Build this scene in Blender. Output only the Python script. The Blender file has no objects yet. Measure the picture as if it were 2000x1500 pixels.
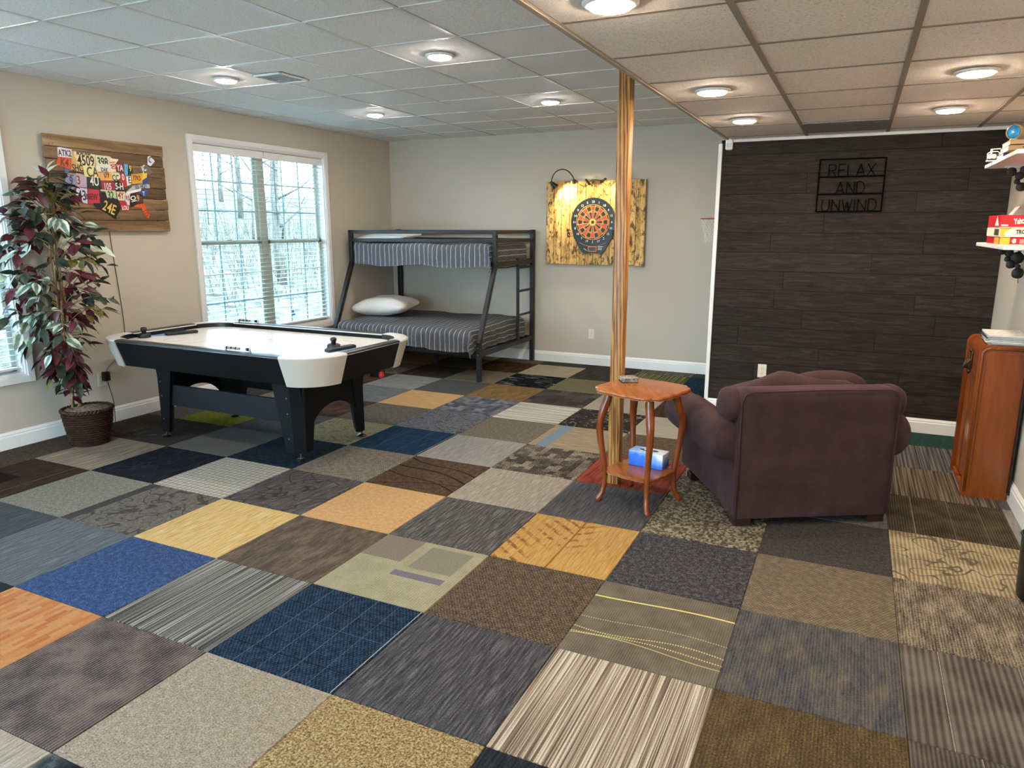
import bpy, bmesh, math, random
from math import sin, cos, pi, radians, sqrt
from mathutils import Vector, Matrix, noise
S = bpy.context.scene
COL = S.collection
# ------------------------------------------------------------------ camera
cam = bpy.data.objects.new('camera', bpy.data.cameras.new('camera'))
COL.objects.link(cam)
cam.location = (3.315, -1.739, 1.587)
cam.rotation_euler = (radians(90 - 12.261), 0, radians(25.313))
cam.data.sensor_width = 36
cam.data.lens = 36 * 1404.68 / 2000
cam.data.clip_start = 0.02
S.camera = cam
# ------------------------------------------------------------------ exposure, world, lamps
S.view_settings.view_transform = 'Standard'
S.view_settings.look = 'None'
S.view_settings.gamma = 1
S.view_settings.use_curve_mapping = False
S.view_settings.exposure = 0.98
S.cycles.use_denoising = True
S.cycles.max_bounces = 9
S.cycles.diffuse_bounces = 7
S.cycles.sample_clamp_indirect = 6
S.cycles.caustics_reflective = False
S.cycles.caustics_refractive = False
SKY = 13.0                       # bright overcast sky behind the windows
LAMP_COOL, LAMP_WARM = 165.0, 155.0   # emission of the recessed lamps: upper ceiling / lower ceiling
w = bpy.data.worlds.new('sky'); S.world = w; w.use_nodes = True
nt = w.node_tree; nt.nodes.clear()
out = nt.nodes.new('ShaderNodeOutputWorld'); bg = nt.nodes.new('ShaderNodeBackground')
tc = nt.nodes.new('ShaderNodeTexCoord'); sx = nt.nodes.new('ShaderNodeSeparateXYZ'); rp = nt.nodes.new('ShaderNodeValToRGB')
nt.links.new(tc.outputs['Generated'], sx.inputs[0]); nt.links.new(sx.outputs['Z'], rp.inputs[0])
rp.color_ramp.elements[0].position = 0.0; rp.color_ramp.elements[0].color = (.73, .86, 1, 1)
rp.color_ramp.elements[1].position = 0.9; rp.color_ramp.elements[1].color = (.52, .75, 1, 1)
nt.links.new(rp.outputs[0], bg.inputs[0]); bg.inputs[1].default_value = SKY
nt.links.new(bg.outputs[0], out.inputs[0])

# ------------------------------------------------------------------ helpers
def rgb(h, k=1.0):
    h = h.lstrip('#')
    c = [int(h[i:i + 2], 16) / 255 for i in (0, 2, 4)]
    return tuple((v / 12.92 if v <= .04045 else ((v + .055) / 1.055) ** 2.4) * k for v in c) + (1,)

class NT:
    """small node builder"""
    def __init__(s, name, rough=.6, metal=0., spec=.5):
        s.m = bpy.data.materials.new(name); s.m.use_nodes = True
        s.t = s.m.node_tree; s.b = s.t.nodes['Principled BSDF']
        s.b.inputs['Roughness'].default_value = rough; s.b.inputs['Metallic'].default_value = metal
        s.b.inputs['Specular IOR Level'].default_value = spec
        s._obj = None
    def n(s, typ, **kw):
        x = s.t.nodes.new('ShaderNode' + typ)
        for k, v in kw.items(): setattr(x, k, v)
        return x
    def ln(s, a, b): s.t.links.new(a, b)
    def put(s, sock, v):
        if isinstance(v, bpy.types.NodeSocket): s.ln(v, sock)
        else: sock.default_value = v
    def obj(s):
        if s._obj is None: s._obj = s.n('TexCoord').outputs['Object']
        return s._obj
    def uv(s): return s.n('TexCoord').outputs['UV']
    def rnd(s): return s.n('ObjectInfo').outputs['Random']
    def map(s, v, scale=(1, 1, 1), loc=(0, 0, 0), rot=(0, 0, 0)):
        x = s.n('Mapping'); s.ln(v, x.inputs[0])
        s.put(x.inputs['Scale'], scale); s.put(x.inputs['Location'], loc); s.put(x.inputs['Rotation'], rot)
        return x.outputs[0]
    def noise(s, v, scale=5, detail=2, rough=.6, dist=0):
        x = s.n('TexNoise'); s.ln(v, x.inputs['Vector']); x.inputs['Scale'].default_value = scale
        x.inputs['Detail'].default_value = detail; x.inputs['Roughness'].default_value = rough; x.inputs['Distortion'].default_value = dist
        return x.outputs[0]
    def white(s, v):
        x = s.n('TexWhiteNoise'); s.ln(v, x.inputs['Vector']); return x.outputs[0]
    def wave(s, v, scale=5, dist=0, detail=2, dscale=1, dir='X', prof='SIN'):
        x = s.n('TexWave', bands_direction=dir, wave_profile=prof); s.ln(v, x.inputs['Vector'])
        x.inputs['Scale'].default_value = scale; x.inputs['Distortion'].default_value = dist
        x.inputs['Detail'].default_value = detail; x.inputs['Detail Scale'].default_value = dscale
        return x.outputs[1]
    def vor(s, v, scale=5, feature='F1'):
        x = s.n('TexVoronoi', feature=feature); s.ln(v, x.inputs['Vector']); x.inputs['Scale'].default_value = scale
        return x.outputs[0]
    def ma(s, op, a, b=0., c=0.):
        x = s.n('Math', operation=op); s.put(x.inputs[0], a); s.put(x.inputs[1], b); s.put(x.inputs[2], c)
        return x.outputs[0]
    def vadd(s, v, f):
        x = s.n('VectorMath', operation='ADD'); s.ln(v, x.inputs[0]); s.put(x.inputs[1], f); return x.outputs[0]
    def xyz(s, v):
        x = s.n('SeparateXYZ'); s.ln(v, x.inputs[0]); return x.outputs
    def ramp(s, f, stops, const=False):
        x = s.n('ValToRGB'); s.ln(f, x.inputs[0]); r = x.color_ramp
        if const: r.interpolation = 'CONSTANT'
        while len(r.elements) < len(stops): r.elements.new(.5)
        for e, (p, c) in zip(r.elements, stops):
            e.position = p; e.color = c
        return x.outputs[0]
    def step(s, f, a, b):
        x = s.n('MapRange'); s.ln(f, x.inputs[0]); x.inputs[1].default_value = a; x.inputs[2].default_value = b
        x.clamp = True; return x.outputs[0]
    def mix(s, f, a, b, mode='MIX'):
        x = s.n('Mix', data_type='RGBA', blend_type=mode); s.put(x.inputs[0], f); s.put(x.inputs[6], a); s.put(x.inputs[7], b)
        return x.outputs[2]
    def col(s, c): s.put(s.b.inputs['Base Color'], c); return s
    def bump(s, f, dist=.002, strength=.5):
        x = s.n('Bump'); s.ln(f, x.inputs['Height']); x.inputs['Distance'].default_value = dist
        x.inputs['Strength'].default_value = strength; s.ln(x.outputs[0], s.b.inputs['Normal'])

def plain(name, c, rough=.5, metal=0., spec=.5, fine=0.):
    n = NT(name, rough, metal, spec)
    c = rgb(c) if isinstance(c, str) else c
    if fine:
        f = n.noise(n.obj(), 40, 4)
        n.col(n.ramp(f, [(.3, tuple(v * (1 - fine) for v in c[:3]) + (1,)), (.7, tuple(min(1, v * (1 + fine)) for v in c[:3]) + (1,))]))
    else: n.col(c)
    return n.m

def wood(name, cols, axis='X', scale=6, rough=.5, stretch=14, contrast=(.3, .7), knots=0., spec=.4, bump=.0, fine=1., tn=(.82, .35)):
    """grain runs along axis in object space; every object gets its own offset and tone"""
    n = NT(name, rough, 0, spec)
    k = {'X': (1 / stretch, 1, 1), 'Y': (1, 1 / stretch, 1), 'Z': (1, 1, 1 / stretch)}[axis]
    r = n.rnd(); v = n.vadd(n.obj(), n.ma('MULTIPLY', r, 37.0))
    m = n.map(v, k)
    g = n.noise(m, scale, 5, .62, .6)
    f2 = n.noise(m, scale * 9, 3, .6)
    g = n.ma('ADD', n.ma('MULTIPLY', g, .75), n.ma('MULTIPLY', f2, .25 * fine))
    a, b = contrast; st = [(a + (b - a) * i / (len(cols) - 1), rgb(c)) for i, c in enumerate(cols)]
    c = n.ramp(g, st)
    tone = n.ma('ADD', n.ma('MULTIPLY', r, tn[1]), tn[0])
    hv = n.n('HueSaturation'); n.ln(c, hv.inputs['Color']); n.ln(tone, hv.inputs['Value']); c = hv.outputs[0]
    if knots:
        kn = n.noise(n.map(v, (1, 1, 1) if knots < 1 else k), 9, 3, .7)
        c = n.mix(n.step(kn, .60, .74), c, rgb('#2a1a0e'))
    n.col(c)
    if bump: n.bump(g, .002, bump)
    return n.m

class MB:
    """collects shapes and links them as ONE mesh object"""
    def __init__(s): s.bm = bmesh.new()
    def box(s, c, d, rot=None, bev=0, seg=2, mi=0):
        g = bmesh.ops.create_cube(s.bm, size=1)['verts']
        M = Matrix.Translation(c) @ (rot.to_4x4() if rot is not None else Matrix()) @ Matrix.Diagonal((*d, 1))
        bmesh.ops.transform(s.bm, matrix=M, verts=g)
        fs = {f for v in g for f in v.link_faces}
        if bev:
            es = list({e for v in g for e in v.link_edges})
            r = bmesh.ops.bevel(s.bm, geom=es, offset=bev, segments=seg, affect='EDGES', profile=.5)
            fs = set(r['faces']) | {f for f in fs if f.is_valid}
        for f in fs: f.material_index = mi
        return s
    def b2(s, x0, x1, y0, y1, z0, z1, bev=0, seg=2, mi=0):
        return s.box(((x0 + x1) / 2, (y0 + y1) / 2, (z0 + z1) / 2), (abs(x1 - x0), abs(y1 - y0), abs(z1 - z0)), None, bev, seg, mi)
    def bar(s, a, b, w, h=None, up=(0, 0, 1), bev=0):
        a, b = Vector(a), Vector(b); h = h or w; d = b - a; L = d.length; x = d.normalized()
        u = Vector(up); y = u.cross(x)
        if y.length < 1e-4: y = Vector((0, 1, 0)).cross(x)
        y.normalize(); z = x.cross(y)
        R = Matrix((x, y, z)).transposed()
        return s.box((a + b) / 2, (L, w, h), R, bev)
    def tube(s, pts, r, seg=8, closed=False, caps=True):
        P = [Vector(p) for p in pts]; n = len(P); R = r if isinstance(r, (list, tuple)) else [r] * n
        rings = []; prev = None
        for i, p in enumerate(P):
            if closed: d = P[(i + 1) % n] - P[i - 1]
            else: d = P[min(i + 1, n - 1)] - P[max(i - 1, 0)]
            d.normalize()
            if prev is None:
                a = Vector((0, 0, 1)) if abs(d.z) < .9 else Vector((1, 0, 0))
                x = a.cross(d).normalized()
            else: x = (prev - d * prev.dot(d)).normalized()
            prev = x; y = d.cross(x)
            rings.append([s.bm.verts.new(p + (x * cos(2 * pi * k / seg) + y * sin(2 * pi * k / seg)) * R[i]) for k in range(seg)])
        for i in range(n if closed else n - 1):
            a, b = rings[i], rings[(i + 1) % n]
            for k in range(seg): s.bm.faces.new((a[k], a[(k + 1) % seg], b[(k + 1) % seg], b[k]))
        if caps and not closed:
            s.bm.faces.new(rings[0][::-1]); s.bm.faces.new(rings[-1])
        return s
    def lathe(s, prof, c=(0, 0, 0), seg=24, axis='Z', wob=None):
        c = Vector(c); rings = []
        for (r, z) in prof:
            ring = []
            for k in range(seg):
                t = 2 * pi * k / seg
                if axis == 'Z': p = Vector((r * cos(t), r * sin(t), z))
                elif axis == 'Y': p = Vector((r * cos(t), z, r * sin(t)))
                else: p = Vector((z, r * cos(t), r * sin(t)))
                ring.append(s.bm.verts.new(c + p))
            rings.append(ring)
        for a, b in zip(rings, rings[1:]):
            for k in range(seg): s.bm.faces.new((a[k], a[(k + 1) % seg], b[(k + 1) % seg], b[k]))
        s.bm.faces.new(rings[0][::-1]); s.bm.faces.new(rings[-1])
        return s
    def prism(s, poly, d0, d1, fn):
        """poly of 2D points, extruded from d0 to d1; fn(u, v, d) gives the 3D point"""
        a = [s.bm.verts.new(fn(u, v, d0)) for u, v in poly]; b = [s.bm.verts.new(fn(u, v, d1)) for u, v in poly]
        n = len(poly)
        for i in range(n): s.bm.faces.new((a[i], a[(i + 1) % n], b[(i + 1) % n], b[i]))
        s.bm.faces.new(a[::-1]); s.bm.faces.new(b)
        return s
    def puff(s, c, d, e=.5, seg=28, ring=16, rot=None, fn=None):
        """cushion: superellipsoid of half sizes d"""
        c = Vector(c); p = lambda v, k: math.copysign(abs(v) ** k, v); rows = []
        for i in range(ring + 1):
            t = -pi / 2 + pi * i / ring; row = []
            for k in range(seg):
                a = 2 * pi * k / seg
                q = Vector((d[0] * p(cos(t), .85) * p(cos(a), e), d[1] * p(cos(t), .85) * p(sin(a), e), d[2] * p(sin(t), .8)))
                if fn: q = fn(q)
                if rot is not None: q = rot @ q
                row.append(s.bm.verts.new(c + q))
            rows.append(row)
        for a, b in zip(rows, rows[1:]):
            for k in range(seg): s.bm.faces.new((a[k], a[(k + 1) % seg], b[(k + 1) % seg], b[k]))
        bmesh.ops.remove_doubles(s.bm, verts=[v for r in (rows[0], rows[-1]) for v in r], dist=1e-5)
        return s
    def mesh(s, name, mats, smooth=0):
        bmesh.ops.recalc_face_normals(s.bm, faces=s.bm.faces)
        me = bpy.data.meshes.new(name); s.bm.to_mesh(me); s.bm.free()
        for m in (mats if isinstance(mats, (list, tuple)) else [mats]): me.materials.append(m)
        if smooth:
            me.polygons.foreach_set('use_smooth', [True] * len(me.polygons))
            if smooth < 180: me.set_sharp_from_angle(angle=radians(smooth))
        return me
    def build(s, name, mats, parent=None, loc=None, smooth=0):
        o = bpy.data.objects.new(name, s.mesh(name, mats, smooth)); COL.objects.link(o)
        if parent is not None: o.parent = parent
        if loc is not None: o.location = loc
        return o

def link(name, me, parent=None, loc=(0, 0, 0), rot=None):
    o = bpy.data.objects.new(name, me); COL.objects.link(o); o.location = loc
    if rot is not None: o.rotation_euler = rot
    if parent is not None: o.parent = parent
    return o
def tag(o, label=None, cat=None, group=None, kind=None):
    if label: o['label'] = label
    if cat: o['category'] = cat
    if group: o['group'] = group
    if kind: o['kind'] = kind
    return o
def thing(name, label, cat, loc=(0, 0, 0), rz=0, group=None):
    o = bpy.data.objects.new(name, None); COL.objects.link(o); o.empty_display_size = .1
    o.location = loc; o.rotation_euler = (0, 0, rz)
    return tag(o, label, cat, group)
def dup(o, parent=None, loc=None):
    c = o.copy(); COL.objects.link(c)
    if parent is not None: c.parent = parent
    if loc is not None: c.location = loc
    for ch in list(o.children): dup(ch, c)
    return c
def slot(o, m):
    o.material_slots[0].link = 'OBJECT'; o.material_slots[0].material = m
    return o
_tx = {}
def text(body, size, m, parent, M, name='lettering', ext=.0006, sx=1, bold=0.):
    """flat lettering; M maps its local xy plane into parent space; centred"""
    cu = bpy.data.curves.new('lettering', 'FONT'); cu.body = body; cu.size = size; cu.extrude = ext; cu.offset = bold
    cu.align_x = 'CENTER'; cu.align_y = 'CENTER'; cu.resolution_u = 3
    o = bpy.data.objects.new('lettering', cu); COL.objects.link(o)
    dg = bpy.context.evaluated_depsgraph_get(); me = bpy.data.meshes.new_from_object(o.evaluated_get(dg))
    bpy.data.objects.remove(o); me.materials.clear(); me.materials.append(m)
    me.transform(M @ Matrix.Diagonal((sx, 1, 1, 1)))
    r = bpy.data.objects.new(name, me); COL.objects.link(r); r.parent = parent
    return r
FACE_X = Matrix(((0, 0, 1, 0), (1, 0, 0, 0), (0, 1, 0, 0), (0, 0, 0, 1)))     # text that reads from +x
FACE_NY = Matrix(((1, 0, 0, 0), (0, 0, -1, 0), (0, 1, 0, 0), (0, 0, 0, 1)))   # text that reads from -y
def T(x, y, z): return Matrix.Translation((x, y, z))

XL, XR, YB, YD, YF = -2.185, 4.265, 6.24, 4.61, -3.6     # left, right, back, dark wall, wall behind the camera
ZU, ZL, XS = 2.65, 2.29, 2.265                           # upper ceiling, lower ceiling, edge of the drop
WIN = [(3.15, 4.93), (-.35, 1.44)]; WZ0, WZ1 = .53, 2.345
rng = random.Random(7)
# ------------------------------------------------------------------ shared materials
def wallpaint(name, c):
    n = NT(name, .75, 0, .25); f = n.noise(n.obj(), 220, 3)
    n.col(rgb(c)); n.bump(f, .0008, .25); return n.m
M_WALL = wallpaint('greige_paint', '#beb3a3')
M_WHITE = plain('white_paint', '#e6e3de', .35)
M_WTRIM = plain('white_trim', '#dedbd8', .4)
M_BLACK = plain('black_metal', '#121214', .45)
M_BLK = plain('black_plastic', '#0d0e10', .35)
M_CHROME = plain('chrome', '#c8c8c8', .2, 1.)
M_GREYM = plain('grey_metal', '#7d7d7b', .4, .6)

# ------------------------------------------------------------------ walls
wl = MB()
zs = [0, WZ0, WZ1, 2.75]; ys = [YF, WIN[1][0], WIN[1][1], WIN[0][0], WIN[0][1], YB + .15]
for i in range(5):
    for k in range(3):
        if k == 1 and i in (1, 3): continue
        wl.b2(XL - .14, XL, ys[i], ys[i + 1], zs[k], zs[k + 1])
bmesh.ops.remove_doubles(wl.bm, verts=wl.bm.verts, dist=1e-5)
tag(wl.build('wall_left', M_WALL), kind='structure')
tag(MB().b2(XL, XR + .15, YB, YB + .15, 0, 2.75).build('wall_back', M_WALL), kind='structure')
tag(MB().b2(XR, XR + .15, YF, YB, 0, 2.75).build('wall_right', M_WALL), kind='structure')
DX0, DX1, DZ = -1.9, 1.9, 2.2       # glazed patio doors behind the camera, unseen, added to even out the light
tag(MB().b2(XL - .14, DX0, YF - .15, YF, 0, 2.75).b2(DX1, XR + .15, YF - .15, YF, 0, 2.75).b2(DX0, DX1, YF - .15, YF, DZ, 2.75).build('wall_front', M_WALL), kind='structure')
for k in range(2):
    a, b = DX0 + 1.9 * k, DX0 + 1.9 * (k + 1); fr_ = MB()
    for q in (a, a + .91, b - .08): fr_.b2(q, q + .08, YF - .10, YF - .05, .02, DZ, .004)
    fr_.b2(a, b, YF - .10, YF - .05, 0, .10, .004).b2(a, b, YF - .10, YF - .05, DZ - .08, DZ, .004)
    dr = fr_.build('added_door_%d' % (k + 1), M_WTRIM); tag(dr, kind='structure')
ADDED_DOORS = [(DX0 + 1.9 * k, DX0 + 1.9 * (k + 1)) for k in range(2)]
# dark plank wall: a closet block whose front carries the planks
wd = MB().b2(2.215, XR, YD + .014, YB, 0, 2.75).build('wall_closet', M_WALL); tag(wd, kind='structure')
def darkplank():
    n = NT('dark_plank', .7, 0, .18); r = n.rnd()
    v = n.vadd(n.obj(), n.ma('MULTIPLY', r, 41.))
    g = n.noise(n.map(v, (.9, 1, 9)), 5, 6, .68, 1.1)
    g2 = n.noise(n.map(v, (2, 1, 70)), 6, 3, .6)
    f = n.ma('ADD', n.ma('MULTIPLY', g, .7), n.ma('MULTIPLY', g2, .3))
    c = n.ramp(f, [(.34, rgb('#15110e')), (.46, rgb('#27201b')), (.56, rgb('#322a24')), (.66, rgb('#463c34'))])
    hv = n.n('HueSaturation'); n.ln(c, hv.inputs['Color']); n.ln(n.ma('ADD', n.ma('MULTIPLY', r, .3), .85), hv.inputs['Value'])
    n.col(hv.outputs[0]); n.bump(f, .001, .3); return n.m
M_PLANK = darkplank()
MB().b2(2.22, XR - .001, YD + .012, YD + .0139, 0, ZL).build('backing_board', plain('backing_black', '#0b0908', .9), wd)
joints = {-11: [2.9], -10: [3.6], -9: [2.6, 3.7], -8: [3.1], -7: [2.45, 3.5], -6: [2.95, 3.9], -5: [2.72, 3.75], -4: [2.78, 4.0], -3: [3.42], -2: [2.66, 3.76], -1: [3.05], 0: [3.68], 1: [2.9, 4.0], 2: [3.3], 3: [2.7, 3.8]}
for r in range(-11, 4):
    z0 = 1.70 + r * .1552; z1 = min(z0 + .1552, ZL - .02)
    z0 = max(z0, .0)
    if z1 - z0 < .01: continue
    xs = [2.235] + joints.get(r, [3.2]) + [XR - .001]
    for a, b in zip(xs, xs[1:]):
        o = MB().box((0, 0, 0), (b - a - .003, .012, z1 - z0 - .0034), None, 0, 1).build('plank', M_PLANK, wd, ((a + b) / 2, YD + .006 + rng.uniform(-.0003, .0003), (z0 + z1) / 2))
tag(MB().b2(2.200, 2.232, YD - .012, YD + .03, 0, 2.262, .003).build('trim_1', M_WTRIM), kind='structure')
tag(MB().b2(2.27, XR, YD - .014, YD + .004, ZL - .022, ZL, .003).build('trim_2', M_WTRIM), kind='structure')

# baseboards
def baseboard(name, a, b, nrm, h=.125):
    a, b, nrm = Vector(a), Vector(b), Vector(nrm)
    prof = [(0, 0), (.016, 0), (.016, h * .72), (.012, h * .78), (.012, h * .86), (.006, h * .95), (.004, h), (0, h)]
    m = MB()
    def fn(u, v, d): return a + (b - a) * d + nrm * u + Vector((0, 0, v))
    m.prism(prof, 0, 1, fn)
    return tag(m.build(name, M_WHITE), kind='structure')
baseboard('baseboard_left', (XL, YF, 0), (XL, YB, 0), (1, 0, 0))
baseboard('baseboard_back', (XL + .017, YB, 0), (2.214, YB, 0), (0, -1, 0))
baseboard('baseboard_dark', (2.233, YD, 0), (XR - .017, YD, 0), (0, -1, 0), .115)
baseboard('baseboard_right', (XR, YF, 0), (XR, YD, 0), (-1, 0, 0))

# ------------------------------------------------------------------ ceilings with lay-in tiles
def ceilmat(nm='ceiling_tile', cs=('#b4b0ab', '#dedbd7', '#e6e3df')):
    n = NT(nm, .85, 0, .15)
    v = n.vadd(n.obj(), n.ma('MULTIPLY', n.rnd(), 50.))
    f = n.noise(v, 130, 3, .7); g = n.noise(v, 45, 2)
    n.col(n.ramp(f, [(.33, rgb(cs[0])), (.45, rgb(cs[1])), (.6, rgb(cs[2]))]))
    n.bump(f, .002, .5); return n.m
M_CEIL = ceilmat(); M_RAIL = plain('ceiling_rail', '#c9c7c3', .35)
M_RAILS = plain('ceiling_rail_greybrown', '#8d8276', .7, 0, .1)  # darker grey-brown rails of the lower ceiling
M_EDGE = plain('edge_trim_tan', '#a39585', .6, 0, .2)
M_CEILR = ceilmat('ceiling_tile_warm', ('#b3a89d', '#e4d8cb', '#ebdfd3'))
def ceiling(xl, yl, z, shell, rmat, cm):
    c = shell.build('ceiling', M_WALL); tag(c, kind='structure')
    cache = {}
    for i in range(len(xl) - 1):
        for j in range(len(yl) - 1):
            dx, dy = round(xl[i + 1] - xl[i] - .004, 3), round(yl[j + 1] - yl[j] - .004, 3)
            if (dx, dy) not in cache: cache[(dx, dy)] = MB().box((0, 0, 0), (dx, dy, .014), None, .003, 1).mesh('ceiling_panel', cm)
            link('ceiling_panel', cache[(dx, dy)], c, ((xl[i] + xl[i + 1]) / 2, (yl[j] + yl[j + 1]) / 2, z + .011))
    for x in xl[1:-1]: MB().b2(x - .012, x + .012, yl[0], yl[-1], z - .001, z + .03).build('ceiling_rail', rmat, c)
    for y in yl[1:-1]:
        for a, b in zip(xl, xl[1:]): MB().b2(a + .012, b - .012, y - .011, y + .011, z + (.0015 if rmat is M_RAILS else -.0005), z + .03).build('ceiling_crossbar', rmat, c)
    return c
xl = [XL] + [-1.895 + .607 * k for k in range(7)] + [XS]
yl = [YF] + [.92 + .607 * k for k in range(-7, 9)] + [YB]
cu_ = ceiling(xl, yl, ZU, MB().b2(XL, XS, YF, YB, ZU + .03, ZU + .08), M_RAIL, M_CEIL)
xr_ = [XS + .02, 2.875, 3.437, 4.02, XR]; yr = [YF] + [.83 + .6 * k for k in range(-7, 7)] + [YD]
sh = MB().b2(XS + .02, XR, YF, YD, ZL + .03, ZL + .08).b2(XS, XS + .02, YF, YD + .012, ZL + .003, ZU + .08)
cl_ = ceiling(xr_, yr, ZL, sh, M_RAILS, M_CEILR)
MB().b2(XS - .004, XS + .018, YF, YD, ZL - .004, ZL + .002, .001).b2(XS - .004, XS - .001, YF, YD, ZL, ZL + .03).build('edge_trim', M_EDGE, cl_)
# return grille in the lower ceiling (replaces the look of one panel)
gm = plain('grille_grey', '#8d8a85', .5); g = MB()
g.b2(2.89, 3.425, 3.845, 4.41, ZL - .003, ZL + .003)
for k in range(36):
    x = 2.90 + .0147 * k; g.b2(x, x + .004, 3.85, 4.405, ZL - .006, ZL - .002)
for k in range(6): g.b2(2.89, 3.425, 3.86 + k * .105, 3.866 + k * .105, ZL - .0055, ZL - .0015)
tag(g.build('return_grille', gm), 'grey return air grille in the lower ceiling beside the dark plank wall', 'vent')
# supply register, upper ceiling
rg = thing('ceiling_vent', 'white square louvred air register in the upper left ceiling', 'vent', (-.57, 2.565, ZU - .001))
f = MB()
for a, b, c_, d_ in ((-.13, .13, -.15, -.135), (-.13, .13, .135, .15), (-.13, -.115, -.15, .15), (.115, .13, -.15, .15)): f.b2(a, b, c_, d_, -.012, 0, .003)
f.build('frame', M_WHITE, rg)
MB().b2(-.115, .115, -.135, .135, -.003, 0).build('backing', plain('vent_dark', '#3a3a38', .7), rg)
sl = MB().box((0, 0, 0), (.22, .012, .002), Matrix.Rotation(.6, 3, 'X')).mesh('louvre', M_WHITE)
for k in range(8): link('louvre', sl, rg, (0, -.115 + k * .033, -.007))

# ------------------------------------------------------------------ recessed lamps
def lens(name, c, st):
    n = NT(name, .4); n.col(rgb('#ffffff')); n.b.inputs['Emission Color'].default_value = c; n.b.inputs['Emission Strength'].default_value = st
    return n.m
L_COOL = lens('lamp_lens_neutral', (1, .905, .79, 1), LAMP_COOL)
L_WARM = lens('lamp_lens_warm', (1, .83, .65, 1), LAMP_WARM)
def lamp_meshes(m):
    ring = MB().lathe([(.070, -.006), (.072, -.012), (.085, -.011), (.092, -.004), (.092, 0), (.070, 0)], seg=32).mesh('trim_ring', M_WHITE, 60)
    le = MB().lathe([(.068, -.001), (.068, -.017), (.060, -.021), (.03, -.0235), (.005, -.024)], seg=28).mesh('lens', m, 60)
    return ring, le
rc, lc = lamp_meshes(L_COOL); rw, lw_ = lamp_meshes(L_WARM)
def lamp(x, y, z, ring, le, label):
    t = thing('ceiling_light', label, 'ceiling light', (x, y, z - .001), group='recessed ceiling lights')
    link('trim_ring', ring, t); link('lens', le, t)
for x, y, lab in ((-.985, 2.45, 'round recessed light in the upper ceiling beside the air register'), (.82, 2.47, 'round recessed light in the upper ceiling, nearest of the four and left of the post'),
                  (-.985, 4.28, 'round recessed light in the upper ceiling above the window end nearest the bunk bed'), (.81, 4.33, 'round recessed light in the upper ceiling above the dartboard side of the bunk bed'),
                  (-.985, .6, 'added round recessed fill light in the upper ceiling out of view above the rear left'), (.82, .6, 'added round recessed fill light in the upper ceiling out of view, left of the near drop edge'),  # from here on unseen lamps, added to brighten the room evenly
                  (-.985, -1.6, 'added unseen recessed fill light in the upper ceiling behind the camera, by the left windows'), (.82, -1.6, 'added unseen recessed fill light in the upper ceiling behind the camera, near the drop edge')):
    lamp(x, y, ZU, rc, lc, lab)
for x, y, lab in ((2.553, 2.33, 'round recessed light in the lower ceiling just right of the post top'), (2.556, 3.48, 'round recessed light in the lower ceiling nearest the white motion sensor'),
                  (3.735, 2.36, 'round recessed light in the lower ceiling at the right, nearer of the right pair'), (3.743, 3.55, 'round recessed light in the lower ceiling at the right, just before the dark wall'),
                  (2.53, .655, 'round recessed light cut by the top of the photo in the lower ceiling'), (3.735, .62, 'added round recessed fill light in the lower ceiling out of view, right of the camera'),  # the right-hand lamp here is unseen, added as fill
                  (2.53, -1.3, 'added unseen recessed fill light in the lower ceiling behind the camera, left of two'), (3.735, -1.3, 'added unseen recessed fill light in the lower ceiling behind the camera, right of two')):  # unseen pair, added to fill the room with light
    lamp(x, y, ZL, rw, lw_, lab)

# ------------------------------------------------------------------ windows
M_VINYL = plain('vinyl_beige', '#b9b4a4', .45); M_GRILL = plain('window_grille', '#8fa5a5', .45)
def glassmat():
    n = NT('window_glass'); t = n.t
    tr = n.n('BsdfTransparent'); tr.inputs[0].default_value = (.77, .87, .90, 1)
    gl = n.n('BsdfGlossy'); gl.inputs['Roughness'].default_value = .02
    mx = n.n('MixShader'); lw = n.n('LayerWeight'); lw.inputs[0].default_value = .12
    n.ln(lw.outputs['Fresnel'], mx.inputs[0]); n.ln(tr.outputs[0], mx.inputs[1]); n.ln(gl.outputs[0], mx.inputs[2])
    n.ln(mx.outputs[0], t.nodes['Material Output'].inputs[0]); t.nodes.remove(n.b)
    return n.m
M_GLASS = glassmat()
def slatmat():
    n = NT('blind_slat', .5, 0, .3); n.col(rgb('#c3cfcf'))
    return n.m
M_SLAT = slatmat()
for (a, b), k in zip(ADDED_DOORS, (1, 2)): MB().b2(a + .08, b - .08, YF - .08, YF - .074, .10, DZ - .08).build('added_door_glass', M_GLASS, bpy.data.objects['added_door_%d' % k])  # panes of the added doors that let in fill daylight
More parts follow.
